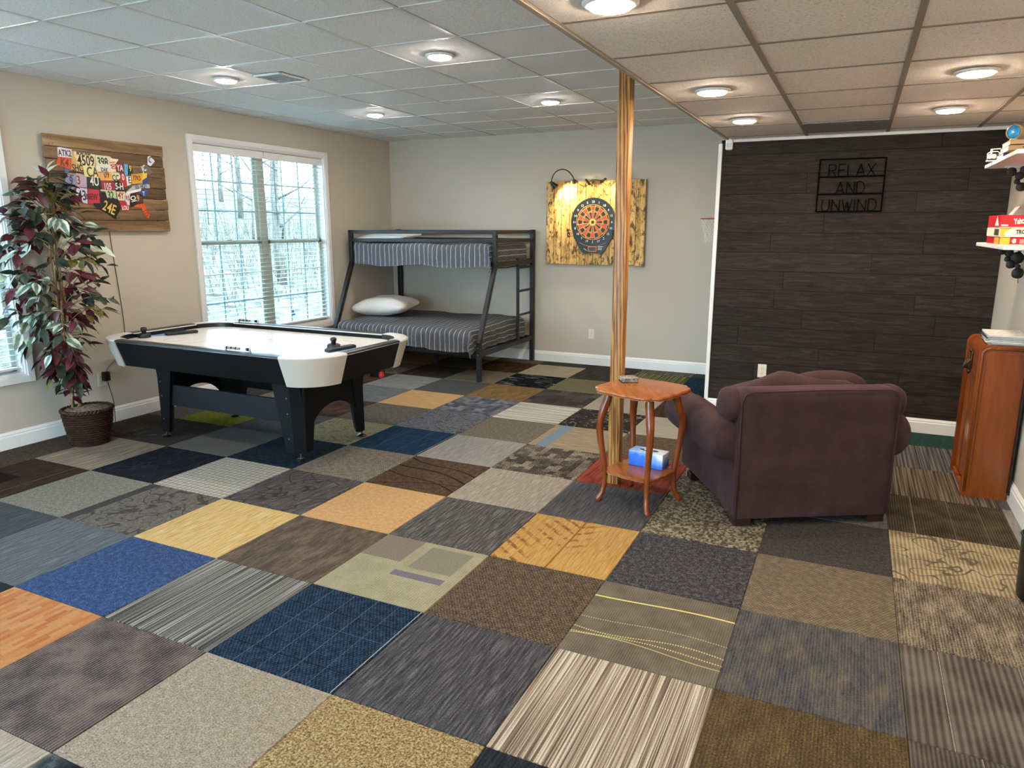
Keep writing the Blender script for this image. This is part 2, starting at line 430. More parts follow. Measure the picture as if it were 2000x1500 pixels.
def window(k, y0, y1):
    w = MB(); cw = .062     # casing on the wall face, stepped
    for a, b in ((0, .018), (.012, .026)):
        w.b2(XL, XL + b, y0 - cw, y0 - a, WZ0 - cw, WZ1 + cw, .003); w.b2(XL, XL + b, y1 + a, y1 + cw, WZ0 - cw, WZ1 + cw, .003)
        w.b2(XL, XL + b - .001, y0 - a - .004, y1 + a + .004, WZ1 + a, WZ1 + cw - .001, .003); w.b2(XL, XL + b - .001, y0 - a - .004, y1 + a + .004, WZ0 - cw + .001, WZ0 - a, .003)
    o = w.build('window_%d' % k, M_WTRIM); tag(o, kind='structure')
    j = MB()
    j.b2(XL - .135, XL + .002, y0, y0 + .008, WZ0, WZ1); j.b2(XL - .135, XL + .002, y1 - .008, y1, WZ0, WZ1)
    j.b2(XL - .135, XL + .002, y0, y1, WZ1 - .008, WZ1); j.b2(XL - .135, XL + .004, y0, y1, WZ0, WZ0 + .015)
    j.build('window_jamb', M_WTRIM, o)
    ym = (y0 + y1) / 2
    MB().b2(XL - .135, XL - .066, ym - .045, ym + .045, WZ0 + .015, WZ1 - .008, .004).build('window_mullion', M_VINYL, o)
    zm = 1.447
    for ya, yb in ((y0 + .008, ym - .045), (ym + .045, y1 - .008)):
        for za, zb, xx in ((WZ0 + .015, zm + .02, XL - .095), (zm - .02, WZ1 - .008, XL - .12)):
            s = MB()
            s.b2(xx, xx + .024, ya, ya + .035, za, zb, .003); s.b2(xx, xx + .024, yb - .035, yb, za, zb, .003)
            s.b2(xx, xx + .024, ya, yb, za, za + .042, .003); s.b2(xx, xx + .024, ya, yb, zb - .042, zb, .003)
            s = s.build('window_sash', M_VINYL, o)
            MB().b2(xx + .009, xx + .013, ya + .03, yb - .03, za + .035, zb - .035).build('window_pane', M_GLASS, s)
            for q in (1, 2):
                y = ya + .035 + (yb - ya - .07) * q / 3; z = za + .042 + (zb - za - .084) * q / 3
                MB().b2(xx + .014, xx + .021, y - .007, y + .007, za + .04, zb - .04).build('window_muntin', M_GRILL, s)
                MB().b2(xx + .0135, xx + .0205, ya + .033, yb - .033, z - .007, z + .007).build('window_muntin', M_GRILL, s)
        t = MB(); t.b2(XL - .095, XL - .072, (ya + yb) / 2 - .03, (ya + yb) / 2 + .03, zm + .021, zm + .03, .003).build('window_latch', M_VINYL, o)
    return o
blind_slat = {}
def blind(y0, y1, label, wand_y):
    L = y1 - y0; xc = XL - .031
    t = thing('window_blind', label, 'blind', (xc, y0, WZ0 + .02), group='white horizontal window blinds')
    zz = lambda z: z - WZ0 - .02
    MB().b2(.012, .022, 0, L, zz(2.263), zz(2.333), .003).build('valance', M_WTRIM, t)
    MB().b2(-.027, .010, .004, L - .004, zz(2.275), zz(2.33), .003).build('head_rail', M_WTRIM, t)
    me = MB().box((0, 0, 0), (.049, L - .012, .0026), None, .0008, 1).mesh('slat', M_SLAT)
    z = 2.238; n = 0
    while z > .615:
        link('slat', me, t, (0, L / 2, zz(z)), (0, rng.uniform(-.015, .015), 0)); z -= .0435
    MB().b2(-.025, .025, .006, L - .006, zz(.565), zz(.583), .003).build('bottom_rail', M_WTRIM, t)
    for y in (.12, L / 2, L - .12):
        for x in (-.026, .026): MB().tube([(x, y, zz(.585)), (x, y, zz(2.27))], .0011, 5).build('ladder_cord', M_SLAT, t)
    MB().tube([(.03, wand_y, zz(2.26)), (.032, wand_y + .005, zz(1.61))], .004, 6).build('tilt_wand', plain('wand_grey', '#7f8a8a', .4), t)
for k, (a, b) in enumerate(WIN):
    window(k + 1, a, b); m_ = (a + b) / 2
    side = ('far window', 'bunk bed') if k == 0 else ('near left window', 'potted tree')
    if k == 0:
        blind(a + .012, m_ - .004, 'white slatted blind over the left half of the window behind the hockey table', .1)
        blind(m_ + .004, b - .012, 'white slatted blind over the right half of the window, next to the bunk bed', .12)
    else:
        blind(a + .012, m_ - .004, 'white slatted blind out of view in the near left window', .1)
        blind(m_ + .004, b - .012, 'white slatted blind at the left edge of the photo behind the potted tree', .8)
# triangular security sticker on the pane
d = MB(); d.prism([(-.035, 0), (.035, 0), (0, .07)], 0, .001, lambda u, v, e: (e, u, v))
st = d.build('window_decal', plain('decal_blue', '#4a63a0', .5), None, (XL - .0785, 4.40, .64)); tag(st, 'small blue triangular sticker low on the window pane behind the hockey table', 'sticker')
# ------------------------------------------------------------------ carpet tiles
def carpet(name, kind, cols, a=1., speck=.35, ss=150, sc=1., rot=0., ov=(), lo=.37, hi=.63):
    """patt * (1 - speck) + speckle * speck drives a ramp through cols (dark to light);
    kinds: speckle streak stripes ribs blotch grid waves weave blocks dash; ov: flat printed marks"""
    n = NT(name, .95, 0, .05); o = n.obj()
    v = n.map(o, rot=(0, 0, rot)) if rot else o
    sp = n.noise(v, ss, 2, .75)
    X, Y, _ = n.xyz(v)
    if kind == 'speckle': p = n.noise(v, 40 * sc, 3, .7)
    elif kind == 'streak': p = n.noise(n.map(v, (1, .07, 1)), 105 * sc, 3, .65)
    elif kind == 'stripes':
        p = n.noise(n.map(v, (1, .008, 1)), 75 * sc, 1, .5)
        p = n.ma('ADD', n.ma('MULTIPLY', n.ma('SUBTRACT', p, .5), 1.7), .5)
    elif kind == 'ribs':
        b = n.noise(v, 7 * sc, 3, .6); r = n.ma('SINE', n.ma('MULTIPLY', X, 480 * sc))
        p = n.ma('ADD', n.ma('MULTIPLY', r, .16), b)
    elif kind == 'blotch':
        b = n.noise(n.map(v, (1, .7, 1)), 7 * sc, 3, .55)
        p = n.ma('ADD', n.ma('MULTIPLY', n.ma('SUBTRACT', b, .5), 1.8), .5)
    elif kind == 'blotchy':        # blotches made of short streaks
        rb = n.ma('SINE', n.ma('MULTIPLY', X, 560)); b = n.ma('ADD', n.noise(n.map(v, (1, .35, 1)), 14 * sc, 3, .75), n.ma('MULTIPLY', rb, .10)); s2 = n.noise(n.map(v, (1, .08, 1)), 90 * sc, 2, .6)
        p = n.ma('ADD', n.ma('MULTIPLY', b, .75), n.ma('MULTIPLY', s2, .35)); p = n.ma('SUBTRACT', p, .05)
    elif kind == 'grid':
        vv = n.vadd(v, n.map(n.noise(v, 6, 1), (1, 1, 1), (-.5, -.5, 0)))
        gx = n.ma('FRACT', n.ma('MULTIPLY', n.ma('ADD', X, n.ma('MULTIPLY', n.noise(v, 9, 1), .03)), 26 * sc))
        gy = n.ma('FRACT', n.ma('MULTIPLY', n.ma('ADD', Y, n.ma('MULTIPLY', n.noise(v, 11, 1), .03)), 26 * sc))
        p = n.ma('MULTIPLY', n.step(gx, .0, .22), n.step(gy, .0, .22)); p = n.ma('ADD', n.ma('MULTIPLY', p, .42), .2)
    elif kind == 'waves':
        q = n.wave(n.map(v, (1, 1, 1), rot=(0, 0, .5)), 2.6 * sc, 5, 2, 1.4)
        s2 = n.noise(n.map(v, (1, .06, 1)), 100, 2, .6)
        p = n.ma('ADD', n.ma('MULTIPLY', n.step(q, .02, .3), .38), n.ma('MULTIPLY', s2, .45))
    elif kind == 'weave':
        q = n.ma('MULTIPLY', n.ma('SINE', n.ma('MULTIPLY', X, 380 * sc)), n.ma('SINE', n.ma('MULTIPLY', Y, 260 * sc)))
        p = n.ma('ADD', n.ma('MULTIPLY', q, .20), n.noise(v, 30, 3, .7))
    elif kind in ('blocks', 'dash'):
        nx, ny = ((22, 16) if kind == 'blocks' else (46, 11)); nx *= sc; ny *= sc
        row = n.ma('FLOOR', n.ma('MULTIPLY', X, nx)); sh = n.ma('MULTIPLY', n.ma('FRACT', n.ma('MULTIPLY', row, .618)), 1.)
        cy = n.ma('FLOOR', n.ma('ADD', n.ma('MULTIPLY', Y, ny), sh))
        cx = n.n('CombineXYZ'); n.ln(row, cx.inputs[0]); n.ln(cy, cx.inputs[1])
        p = n.white(cx.outputs[0])
        p = n.ma('ADD', n.ma('MULTIPLY', n.ma('SUBTRACT', p, .5), .5 if kind == 'blocks' else .36), .5)
    f = n.ma('ADD', n.ma('MULTIPLY', p, 1 - speck), n.ma('MULTIPLY', sp, speck))
    C = [rgb(c, .53) if isinstance(c, str) else c for c in cols]
    st = [(lo + (hi - lo) * i / (len(C) - 1), c) for i, c in enumerate(C)]
    c = n.ramp(f, st)
    Xo, Yo, _ = n.xyz(o)
    for m in ov:
        if m[0] == 'rect':      # x0 x1 y0 y1 colour: soft-edged woven rectangle
            _, x0, x1, y0, y1, cc = m
            k = n.ma('MULTIPLY', n.ma('MULTIPLY', n.step(Xo, x0, x0 + .004), n.step(Xo, x1, x1 - .004)), n.ma('MULTIPLY', n.step(Yo, y0, y0 + .004), n.step(Yo, y1, y1 - .004)))
            cc = n.ramp(sp, [(.3, rgb(cc, .42)), (.65, rgb(cc, .72))])
        elif m[0] == 'wavy':    # along x: y0 slope amp freq phase half-width colour dotted
            _, y0, sl, am, fr, ph, hw, cc, dot = m
            yy = n.ma('ADD', n.ma('ADD', n.ma('MULTIPLY', Xo, sl), y0), n.ma('MULTIPLY', n.ma('SINE', n.ma('ADD', n.ma('MULTIPLY', Xo, fr), ph)), am))
            dd = n.ma('ABSOLUTE', n.ma('SUBTRACT', Yo, yy)); k = n.step(dd, hw, hw * .6)
            if dot: k = n.ma('MULTIPLY', k, n.step(n.ma('SINE', n.ma('MULTIPLY', Xo, 620)), -.3, .1))
            cc = rgb(cc, .62)
        elif m[0] == 'line':    # straight fine yarn at x (or y): axis pos half-width colour
            _, ax, pos, hw, cc = m
            k = n.step(n.ma('ABSOLUTE', n.ma('SUBTRACT', Xo if ax == 'x' else Yo, pos)), hw, hw * .5); k = n.ma('MULTIPLY', k, n.step(sp, .3, .5)); cc = rgb(cc, .62)
        elif m[0] == 'leaf':    # brown frond: stem along y plus feathered blades on both sides
            _, cc = m
            stem = n.step(n.ma('ABSOLUTE', Xo), .006, .003)
            b = n.ma('SINE', n.ma('MULTIPLY', n.ma('ADD', Yo, n.ma('MULTIPLY', n.ma('ABSOLUTE', n.ma('ADD', Xo, .0)), -.8)), 70))
            env = n.ma('MULTIPLY', n.step(n.ma('ABSOLUTE', n.ma('ADD', Xo, .06)), .2, .1), n.step(Yo, -.15, .0))
            env = n.ma('MAXIMUM', env, n.step(n.ma('ADD', Xo, n.ma('MULTIPLY', Yo, .3)), -.17, -.24))
            k = n.ma('MAXIMUM', stem, n.ma('MULTIPLY', n.ma('MULTIPLY', n.step(b, .25, .7), env), n.step(n.noise(o, 22, 3), .42, .55)))
            k = n.ma('MULTIPLY', k, .8); cc = rgb(cc, .62)
        elif m[0] == 'scroll':  # curling vines
            _, cc, s_, w_ = m
            q = n.noise(o, s_, 1, .4, 1.2); k = n.step(n.ma('ABSOLUTE', n.ma('SUBTRACT', q, .5)), w_, w_ * .4); cc = rgb(cc, .62)
        c = n.mix(k, c, cc)
    n.col(c); n.bump(sp, .003, .55); return n.m

K = lambda *a, **k: (a, k)
GRY = ['#3b3a3c', '#5b5a5c', '#7b7a79']
P_ = {}
P_['blue'] = K('speckle', ['#2c3d63', '#3f5682', '#6580ad'], speck=.6, ss=170)
P_['wstripe'] = K('stripes', ['#343331', '#62605d', '#a9a69f', '#d8d4cb'], speck=.25, lo=.22, hi=.86, sc=1.9)
P_['navy'] = K('weave', ['#142131', '#25384d', '#42566d'], speck=.5, ov=[('line', 'y', .14, .004, '#16202c'), ('line', 'y', -.19, .004, '#16202c'), ('line', 'x', -.17, .002, '#647689'), ('line', 'x', -.05, .002, '#5d6f83'), ('line', 'x', .07, .002, '#647689'), ('line', 'x', .18, .0015, '#5d6f83'), ('line', 'y', .03, .0015, '#55677c'), ('rect', .286, .292, -.3, .3, '#f0ecdf')])
P_['charline'] = K('streak', ['#37363a', '#545358', '#7f7c7d'], speck=.3)
P_['cream'] = K('stripes', ['#6b5d52', '#93826f', '#c9bba5', '#efe6d4'], speck=.2, lo=.25, hi=.72, sc=2.0)
P_['goldbrown'] = K('blotchy', ['#41362b', '#5b4c37', '#7d6946', '#a8905c'], speck=.55, ss=130, lo=.34, hi=.72)
P_['taupeline'] = K('ribs', ['#4f4841', '#675d54', '#7a7067'], speck=.3, ov=[('line', 'x', -.1, .002, '#a89e90'), ('line', 'x', .04, .0018, '#a89e90'), ('line', 'x', .2, .0015, '#968b7e')])
P_['orange'] = K('dash', ['#a85632', '#c9814f', '#d59a66', '#d9a472'], speck=.3, lo=.28, hi=.7)
P_['mauve'] = K('ribs', ['#3f3b3d', '#6d625e', '#8d7f77'], speck=.35, sc=1.0, lo=.34)
P_['beige'] = K('speckle', ['#857868', '#ac9f8c', '#cfc5b4'], speck=.7, ss=150)
P_['goldspeck'] = K('speckle', ['#5f4a2c', '#ab9063', '#dccba0'], speck=.75, ss=120)
P_['slateblack'] = K('streak', ['#1f2226', '#2e3237', '#444a50'], speck=.3)
P_['lightbeige'] = K('streak', ['#968a7a', '#b6aa99', '#d2c9bb'], speck=.25)
P_['camo'] = K('blotch', ['#23282b', '#3f484d', '#74807f'], speck=.25)
P_['yellowtan'] = K('streak', ['#c99c58', '#e6c180', '#f2dba6'], speck=.25)
P_['brownlin'] = K('blotchy', ['#4b413b', '#6b5d52', '#8e7d6b'], speck=.3)
P_['khaki'] = K('ribs', ['#837c64', '#b3ac8d', '#cfc8a9'], speck=.6, sc=1., lo=.25, hi=.75, ov=[('rect', -.3, -.06, .05, .3, '#8a7f73'), ('rect', .0, .24, .02, .26, '#8f8878'), ('rect', -.04, .24, -.075, -.02, '#7d7682')])
P_['tweed'] = K('weave', ['#3a302a', '#665648', '#92806d'], speck=.65, ss=130, sc=1.1)
P_['taupeyel'] = K('ribs', ['#675f53', '#7d7466', '#8f8676'], speck=.2, sc=1.3, lo=.25, hi=.75, ov=[('wavy', .165, 0, .012, 7, .5, .006, '#f0e08a', 0), ('wavy', -.02, 0, .014, 9, .7, .003, '#d9cf96', 1), ('wavy', -.11, 0, .02, 10, .2, .0045, '#e2d890', 1), ('wavy', -.145, 0, .014, 9, 1.4, .0045, '#e2d890', 1), ('wavy', -.17, 0, .02, 8, 2.4, .003, '#cfc47e', 0)])
P_['bluerib'] = K('blotchy', ['#3c3f45', '#5c5d60', '#7d7264', '#a38a6a'], speck=.4, lo=.36, hi=.72)
P_['tauperib'] = K('ribs', ['#4f4742', '#71675f', '#8f857b'], speck=.2, sc=.55, lo=.3, hi=.7, ov=[('line', 'x', -.17, .002, '#b3a99c'), ('line', 'x', .09, .0018, '#b3a99c')])
P_['branch'] = K('speckle', ['#56524f', '#77716b', '#938c83'], speck=.5, ov=[('scroll', '#4d4844', 7, .04), ('rect', -.3, -.22, -.3, .3, '#4b4747')])
P_['greyspeck'] = K('speckle', ['#666259', '#8f8b80', '#b4b0a5'], speck=.7)
P_['slate'] = K('streak', ['#50545b', '#6b7077', '#858a90'], speck=.3)
P_['darkbrown'] = K('streak', ['#2a211b', '#43362c', '#5d4c3e'], speck=.25, ov=[('line', 'x', .17, .003, '#8b7a69'), ('rect', -.3, .02, -.12, .02, '#241e1b')])
P_['blacknavy'] = K('streak', ['#14161d', '#20232d', '#3a3e4b'], speck=.25, ov=[('scroll', '#30333f', 5, .02)])
P_['whitegrid'] = K('grid', ['#857f74', '#b3ad9f', '#d6d0c2'], speck=.2)
P_['darkwave'] = K('streak', ['#3b3839', '#5d5856', '#86807a'], speck=.25, rot=.25, ov=[('scroll', '#3d393a', 4, .02)])
P_['tan'] = K('speckle', ['#c4925a', '#dcae78', '#ebc594'], speck=.6)
P_['greystreak'] = K('streak', ['#3f3d3e', '#5f5c5b', '#918b84'], speck=.25, lo=.36)
P_['leaf'] = K('streak', ['#b58442', '#d3a560', '#e4bf80'], speck=.4, ov=[('leaf', '#7d4c28')])
P_['charspeck'] = K('speckle', ['#2c2b30', '#4e4c50', '#7d7a7a'], speck=.5, ss=120)
P_['basket'] = K('weave', ['#5b5046', '#80735f', '#a69881'], speck=.35, sc=1.1, lo=.25, hi=.75)
P_['creamrib'] = K('blotchy', ['#3b3432', '#6d6258', '#a99a83', '#d1c2a2'], speck=.45, lo=.36, hi=.66)
P_['beigestreak'] = K('streak', ['#7d7165', '#9c8f80', '#bdb1a0'], speck=.2, sc=.5)
P_['brownspeck'] = K('speckle', ['#3b332d', '#5a4f46', '#7b6f63'], speck=.6)
P_['darkline'] = K('streak', ['#2e2a28', '#474240', '#625c57'], speck=.25, sc=.6)
P_['greygrid'] = K('grid', ['#4b4a4a', '#6f6e6c', '#8c8b87'], speck=.35, sc=1.5)
P_['teal'] = K('weave', ['#121d27', '#1f2f3c', '#35485a'], speck=.4)
P_['tangrey'] = K('weave', ['#675f55', '#8a8072', '#a69c8c'], speck=.45, sc=1.2)
P_['brownwave'] = K('weave', ['#43352a', '#5d4a3a', '#755f4b'], speck=.3, sc=1.3, ov=[('wavy', .16, -.35, .03, 9, 0, .009, '#2c2119', 0), ('wavy', .03, -.3, .035, 8, 1, .012, '#2c2119', 0), ('wavy', -.12, -.35, .03, 9, .4, .008, '#2c2119', 0), ('wavy', -.2, .25, .03, 7, .9, .007, '#33271e', 0)])
P_['lightgrey'] = K('streak', ['#8b8780', '#a5a199', '#bcb8af'], speck=.35)
P_['paletaupe'] = K('streak', ['#93887a', '#b0a494', '#cdc3b3'], speck=.3, sc=1.2)
P_['slatestreak'] = K('streak', ['#454549', '#616063', '#7b797a'], speck=.35)
P_['olivetweed'] = K('blocks', ['#514a3c', '#7b725f', '#b9ad96'], speck=.45, ss=120, sc=3.6)
P_['charfine'] = K('speckle', ['#353233', '#504c4a', '#6c6863'], speck=.7)
P_['creamleaf'] = K('ribs', ['#8e7d62', '#b9a581', '#dac9a4'], speck=.35, sc=.7, ov=[('scroll', '#6d6253', 5, .02)])
P_['olivecurl'] = K('speckle', ['#85805f', '#a6a081', '#beb89a'], speck=.5, ov=[('scroll', '#767054', 14, .03)])
P_['grey'] = K('speckle', ['#55524f', '#74706b', '#8d8983'], speck=.5)
P_['lime'] = K('speckle', ['#6c7327', '#8f9638', '#abb054'], speck=.5)
P_['cobalt'] = K('streak', ['#152433', '#213a52', '#34567a'], speck=.3, ov=[('line', 'y', .1, .002, '#4b6a86'), ('line', 'x', -.1, .002, '#4b6a86'), ('line', 'x', .1, .002, '#4b6a86'), ('rect', .285, .291, -.3, .3, '#e4e2d8')])
P_['blockspeck'] = K('blocks', ['#3a322d', '#6c6157', '#b1a694'], speck=.6, ss=100)
P_['red'] = K('streak', ['#7d372a', '#9c4a38', '#b0604b'], speck=.25, sc=.6)
P_['olivelin'] = K('ribs', ['#3f372c', '#574d3d', '#6e6350'], speck=.35, ov=[('line', 'x', -.17, .003, '#a59a72'), ('line', 'x', .02, .002, '#8d8268'), ('line', 'x', .17, .002, '#8d8268')])
P_['olivegrey'] = K('weave', ['#4f4c44', '#6b675d', '#858177'], speck=.5)
P_['squiggle'] = K('weave', ['#515359', '#70737a', '#898c92'], speck=.35, ov=[('scroll', '#47494e', 12, .03)])
P_['specktan'] = K('speckle', ['#4f483f', '#7d7465', '#a69c8a'], speck=.7)
P_['bluebar'] = K('streak', ['#8a7b67', '#ac9a80', '#c6b699'], speck=.3, rot=pi / 2, ov=[('rect', -.24, -.14, -.3, .3, '#7d93a3')])
P_['peach'] = K('streak', ['#bf8d57', '#dbad79', '#eac89b'], speck=.35, rot=pi / 2)
P_['bluestreak'] = K('streak', ['#5a5e63', '#777b7f', '#979a9b'], speck=.25, rot=pi / 2)
P_['diag'] = K('streak', ['#6b6d6d', '#979996', '#b9bab5'], speck=.25, rot=.9)
P_['rects'] = K('blocks', ['#54565d', '#6f727b', '#90939a'], speck=.35)
P_['blackwhite'] = K('stripes', ['#57504a', '#a79f92', '#e0dacd', '#f0ebdf'], speck=.25, rot=pi / 2, lo=.3, hi=.62)
P_['vine'] = K('speckle', ['#25221f', '#36322e', '#4a453f'], speck=.5, ov=[('scroll', '#8f887d', 7, .02)])
P_['offwhite'] = K('streak', ['#9d9482', '#bcb3a0', '#d3cbb9'], speck=.35, rot=pi / 2)
P_['char'] = K('speckle', ['#4b4b4c', '#5e5e5f', '#6e6e6e'], speck=.6)
P_['brass'] = K('blotchy', ['#6d5638', '#8d7049', '#a98a5d'], speck=.35)
P_['darktaupe'] = K('blocks', ['#433c39', '#564e4a', '#6b635d'], speck=.4, sc=.4)
P_['taupe'] = K('speckle', ['#6c6557', '#88806f', '#9f9784'], speck=.5)
P_['dashblack'] = K('dash', ['#101319', '#171b22', '#1d222a', '#aeb2b2'], speck=.12, rot=pi / 2, lo=.36, hi=.68)
P_['olive'] = K('speckle', ['#6d674f', '#847d62', '#999176'], speck=.5)
P_['rust'] = K('blotchy', ['#2c211c', '#4f382c', '#7b5a44'], speck=.35)
P_['greenyel'] = K('stripes', ['#4f523c', '#6b6e4d', '#a5a368'], speck=.2)
P_['darkgreen'] = K('speckle', ['#2f3832', '#434e46', '#59645b'], speck=.5)
P_['greyrib'] = K('stripes', ['#4e4b4b', '#6f6b69', '#928d88'], speck=.25)
P_['brownrib'] = K('stripes', ['#4b3f36', '#76685a', '#9c8d7a'], speck=.4, sc=1.3)
P_['tealgreen'] = K('speckle', ['#274640', '#35584f', '#486c62'], speck=.5)
P_['greenback'] = K('ribs', ['#2f4038', '#455349', '#5b685c'], speck=.3)
TILES = {
 (1, -2): 'lightbeige', (2, -2): 'camo', (0, -2): 'slate', (3, -2): 'tan', (4, -2): 'greyspeck', (5, -2): 'charline', (6, -2): 'beige',
 (-1, -1): 'slateblack', (0, -1): 'orange', (1, -1): 'mauve', (2, -1): 'beige', (3, -1): 'goldspeck', (4, -1): 'slateblack', (5, -1): 'brownlin', (6, -1): 'charfine',
 (-3, 0): 'darkline', (-2, 0): 'slateblue', (-1, 0): 'slate', (0, 0): 'blue', (1, 0): 'wstripe', (2, 0): 'navy', (3, 0): 'charline', (4, 0): 'cream', (5, 0): 'goldbrown', (6, 0): 'taupeline',
 (-4, 1): 'brownspeck', (-3, 1): 'darkbrown', (-2, 1): 'greyspeck', (-1, 1): 'branch', (0, 1): 'yellowtan', (1, 1): 'brownlin', (2, 1): 'khaki', (3, 1): 'tweed', (4, 1): 'taupeyel', (5, 1): 'bluerib', (6, 1): 'tauperib',
 (-4, 2): 'brownspeck', (-3, 2): 'beigestreak', (-2, 2): 'blacknavy', (-1, 2): 'whitegrid', (0, 2): 'darkwave', (1, 2): 'tan', (2, 2): 'greystreak', (3, 2): 'leaf', (4, 2): 'charspeck', (5, 2): 'basket', (6, 2): 'creamrib',
 (-4, 3): 'brownspeck', (-3, 3): 'darkline', (-2, 3): 'greygrid', (-1, 3): 'teal', (0, 3): 'tangrey', (1, 3): 'brownwave', (2, 3): 'paletaupe', (3, 3): 'slatestreak', (4, 3): 'olivetweed', (5, 3): 'charfine', (6, 3): 'creamleaf',
 (-4, 4): 'grey', (-3, 4): 'lime', (-2, 4): 'slatestreak', (-1, 4): 'olivecurl', (0, 4): 'cobalt', (1, 4): 'lightgrey', (2, 4): 'blockspeck', (3, 4): 'red', (4, 4): 'olivetweed', (5, 4): 'grey', (6, 4): 'olivelin',
 (-3, 5): 'greyspeck', (-2, 5): 'rust', (-1, 5): 'olivegrey', (0, 5): 'squiggle', (1, 5): 'specktan', (2, 5): 'bluebar', (3, 5): 'tweed', (4, 5): 'charfine', (5, 5): 'beige', (6, 5): 'brownrib',
 (-3, 6): 'slate', (-2, 6): 'bluestreak', (-1, 6): 'peach', (0, 6): 'rects', (1, 6): 'blackwhite', (2, 6): 'vine', (3, 6): 'offwhite', (4, 6): 'tweed', (5, 6): 'slate', (6, 6): 'greyrib',
 (-3, 7): 'rust', (-2, 7): 'diag', (-1, 7): 'char', (0, 7): 'brass', (1, 7): 'darktaupe', (2, 7): 'offwhite', (3, 7): 'rust', (4, 7): 'grey', (5, 7): 'blue', (6, 7): 'tealgreen',
 (-3, 8): 'tangrey', (-2, 8): 'darkline', (-1, 8): 'taupe', (0, 8): 'dashblack', (1, 8): 'olive', (2, 8): 'darkline', (3, 8): 'teal',
 (-2, 9): 'olivegrey', (-1, 9): 'rust', (0, 9): 'offwhite', (1, 9): 'darkline', (2, 9): 'greenyel', (3, 9): 'cobalt', (-1, 10): 'grey', (0, 10): 'darkgreen', (1, 10): 'darkline', (2, 10): 'greyrib', (3, 10): 'darkgreen',
 (-4, 0): 'greyspeck', (7, 4): 'lightgrey', (7, 5): 'grey', (7, 3): 'beige', (7, 2): 'creamrib'}
P_['slateblue'] = K('streak', ['#3d4046', '#4f535a', '#666b72'], speck=.3)
CM = {}
def cmat(k):
    if k not in CM: a, kw = P_[k]; CM[k] = carpet('carpet_' + k, *a, **kw)
    return CM[k]
fl = MB().b2(XL - .1, XR + .1, YF, YB, -.12, -.008).build('floor', plain('subfloor', '#57504a', .9)); tag(fl, kind='structure')
G = .6; cache = {}
spare = ['slate', 'tweed', 'greyspeck', 'beige', 'charline', 'brownlin', 'tan', 'charspeck', 'mauve', 'paletaupe']
def tile_mesh(dx, dy):
    m = MB().box((0, 0, -.004), (dx, dy, .008), None, .0025, 1)
    return m.mesh('carpet_tile', M_WALL)
for j in range(-6, 11):
    for i in range(-4, 8):
        x0, x1 = max(i * G, XL + .001), min((i + 1) * G, XR - .001); y0, y1 = max(j * G, YF + .001), min((j + 1) * G, YB - .001)
        if x1 - x0 < .02 or y1 - y0 < .02: continue
        cx, cy = (i + .5) * G, (j + .5) * G
        key = tuple(round(q, 3) for q in (x0 - cx, x1 - cx, y0 - cy, y1 - cy))
        if key not in cache:
            m = MB(); m.b2(key[0] + .0006, key[1] - .0006, key[2] + .0006, key[3] - .0006, -.008, 0, .003, 1); cache[key] = m.mesh('carpet_tile', M_WALL)
        o = link('carpet_tile', cache[key], fl, (cx, cy, -rng.uniform(0, .0008)))
        slot(o, cmat(TILES.get((i, j)) or spare[(i * 7 + j * 3) % len(spare)]))
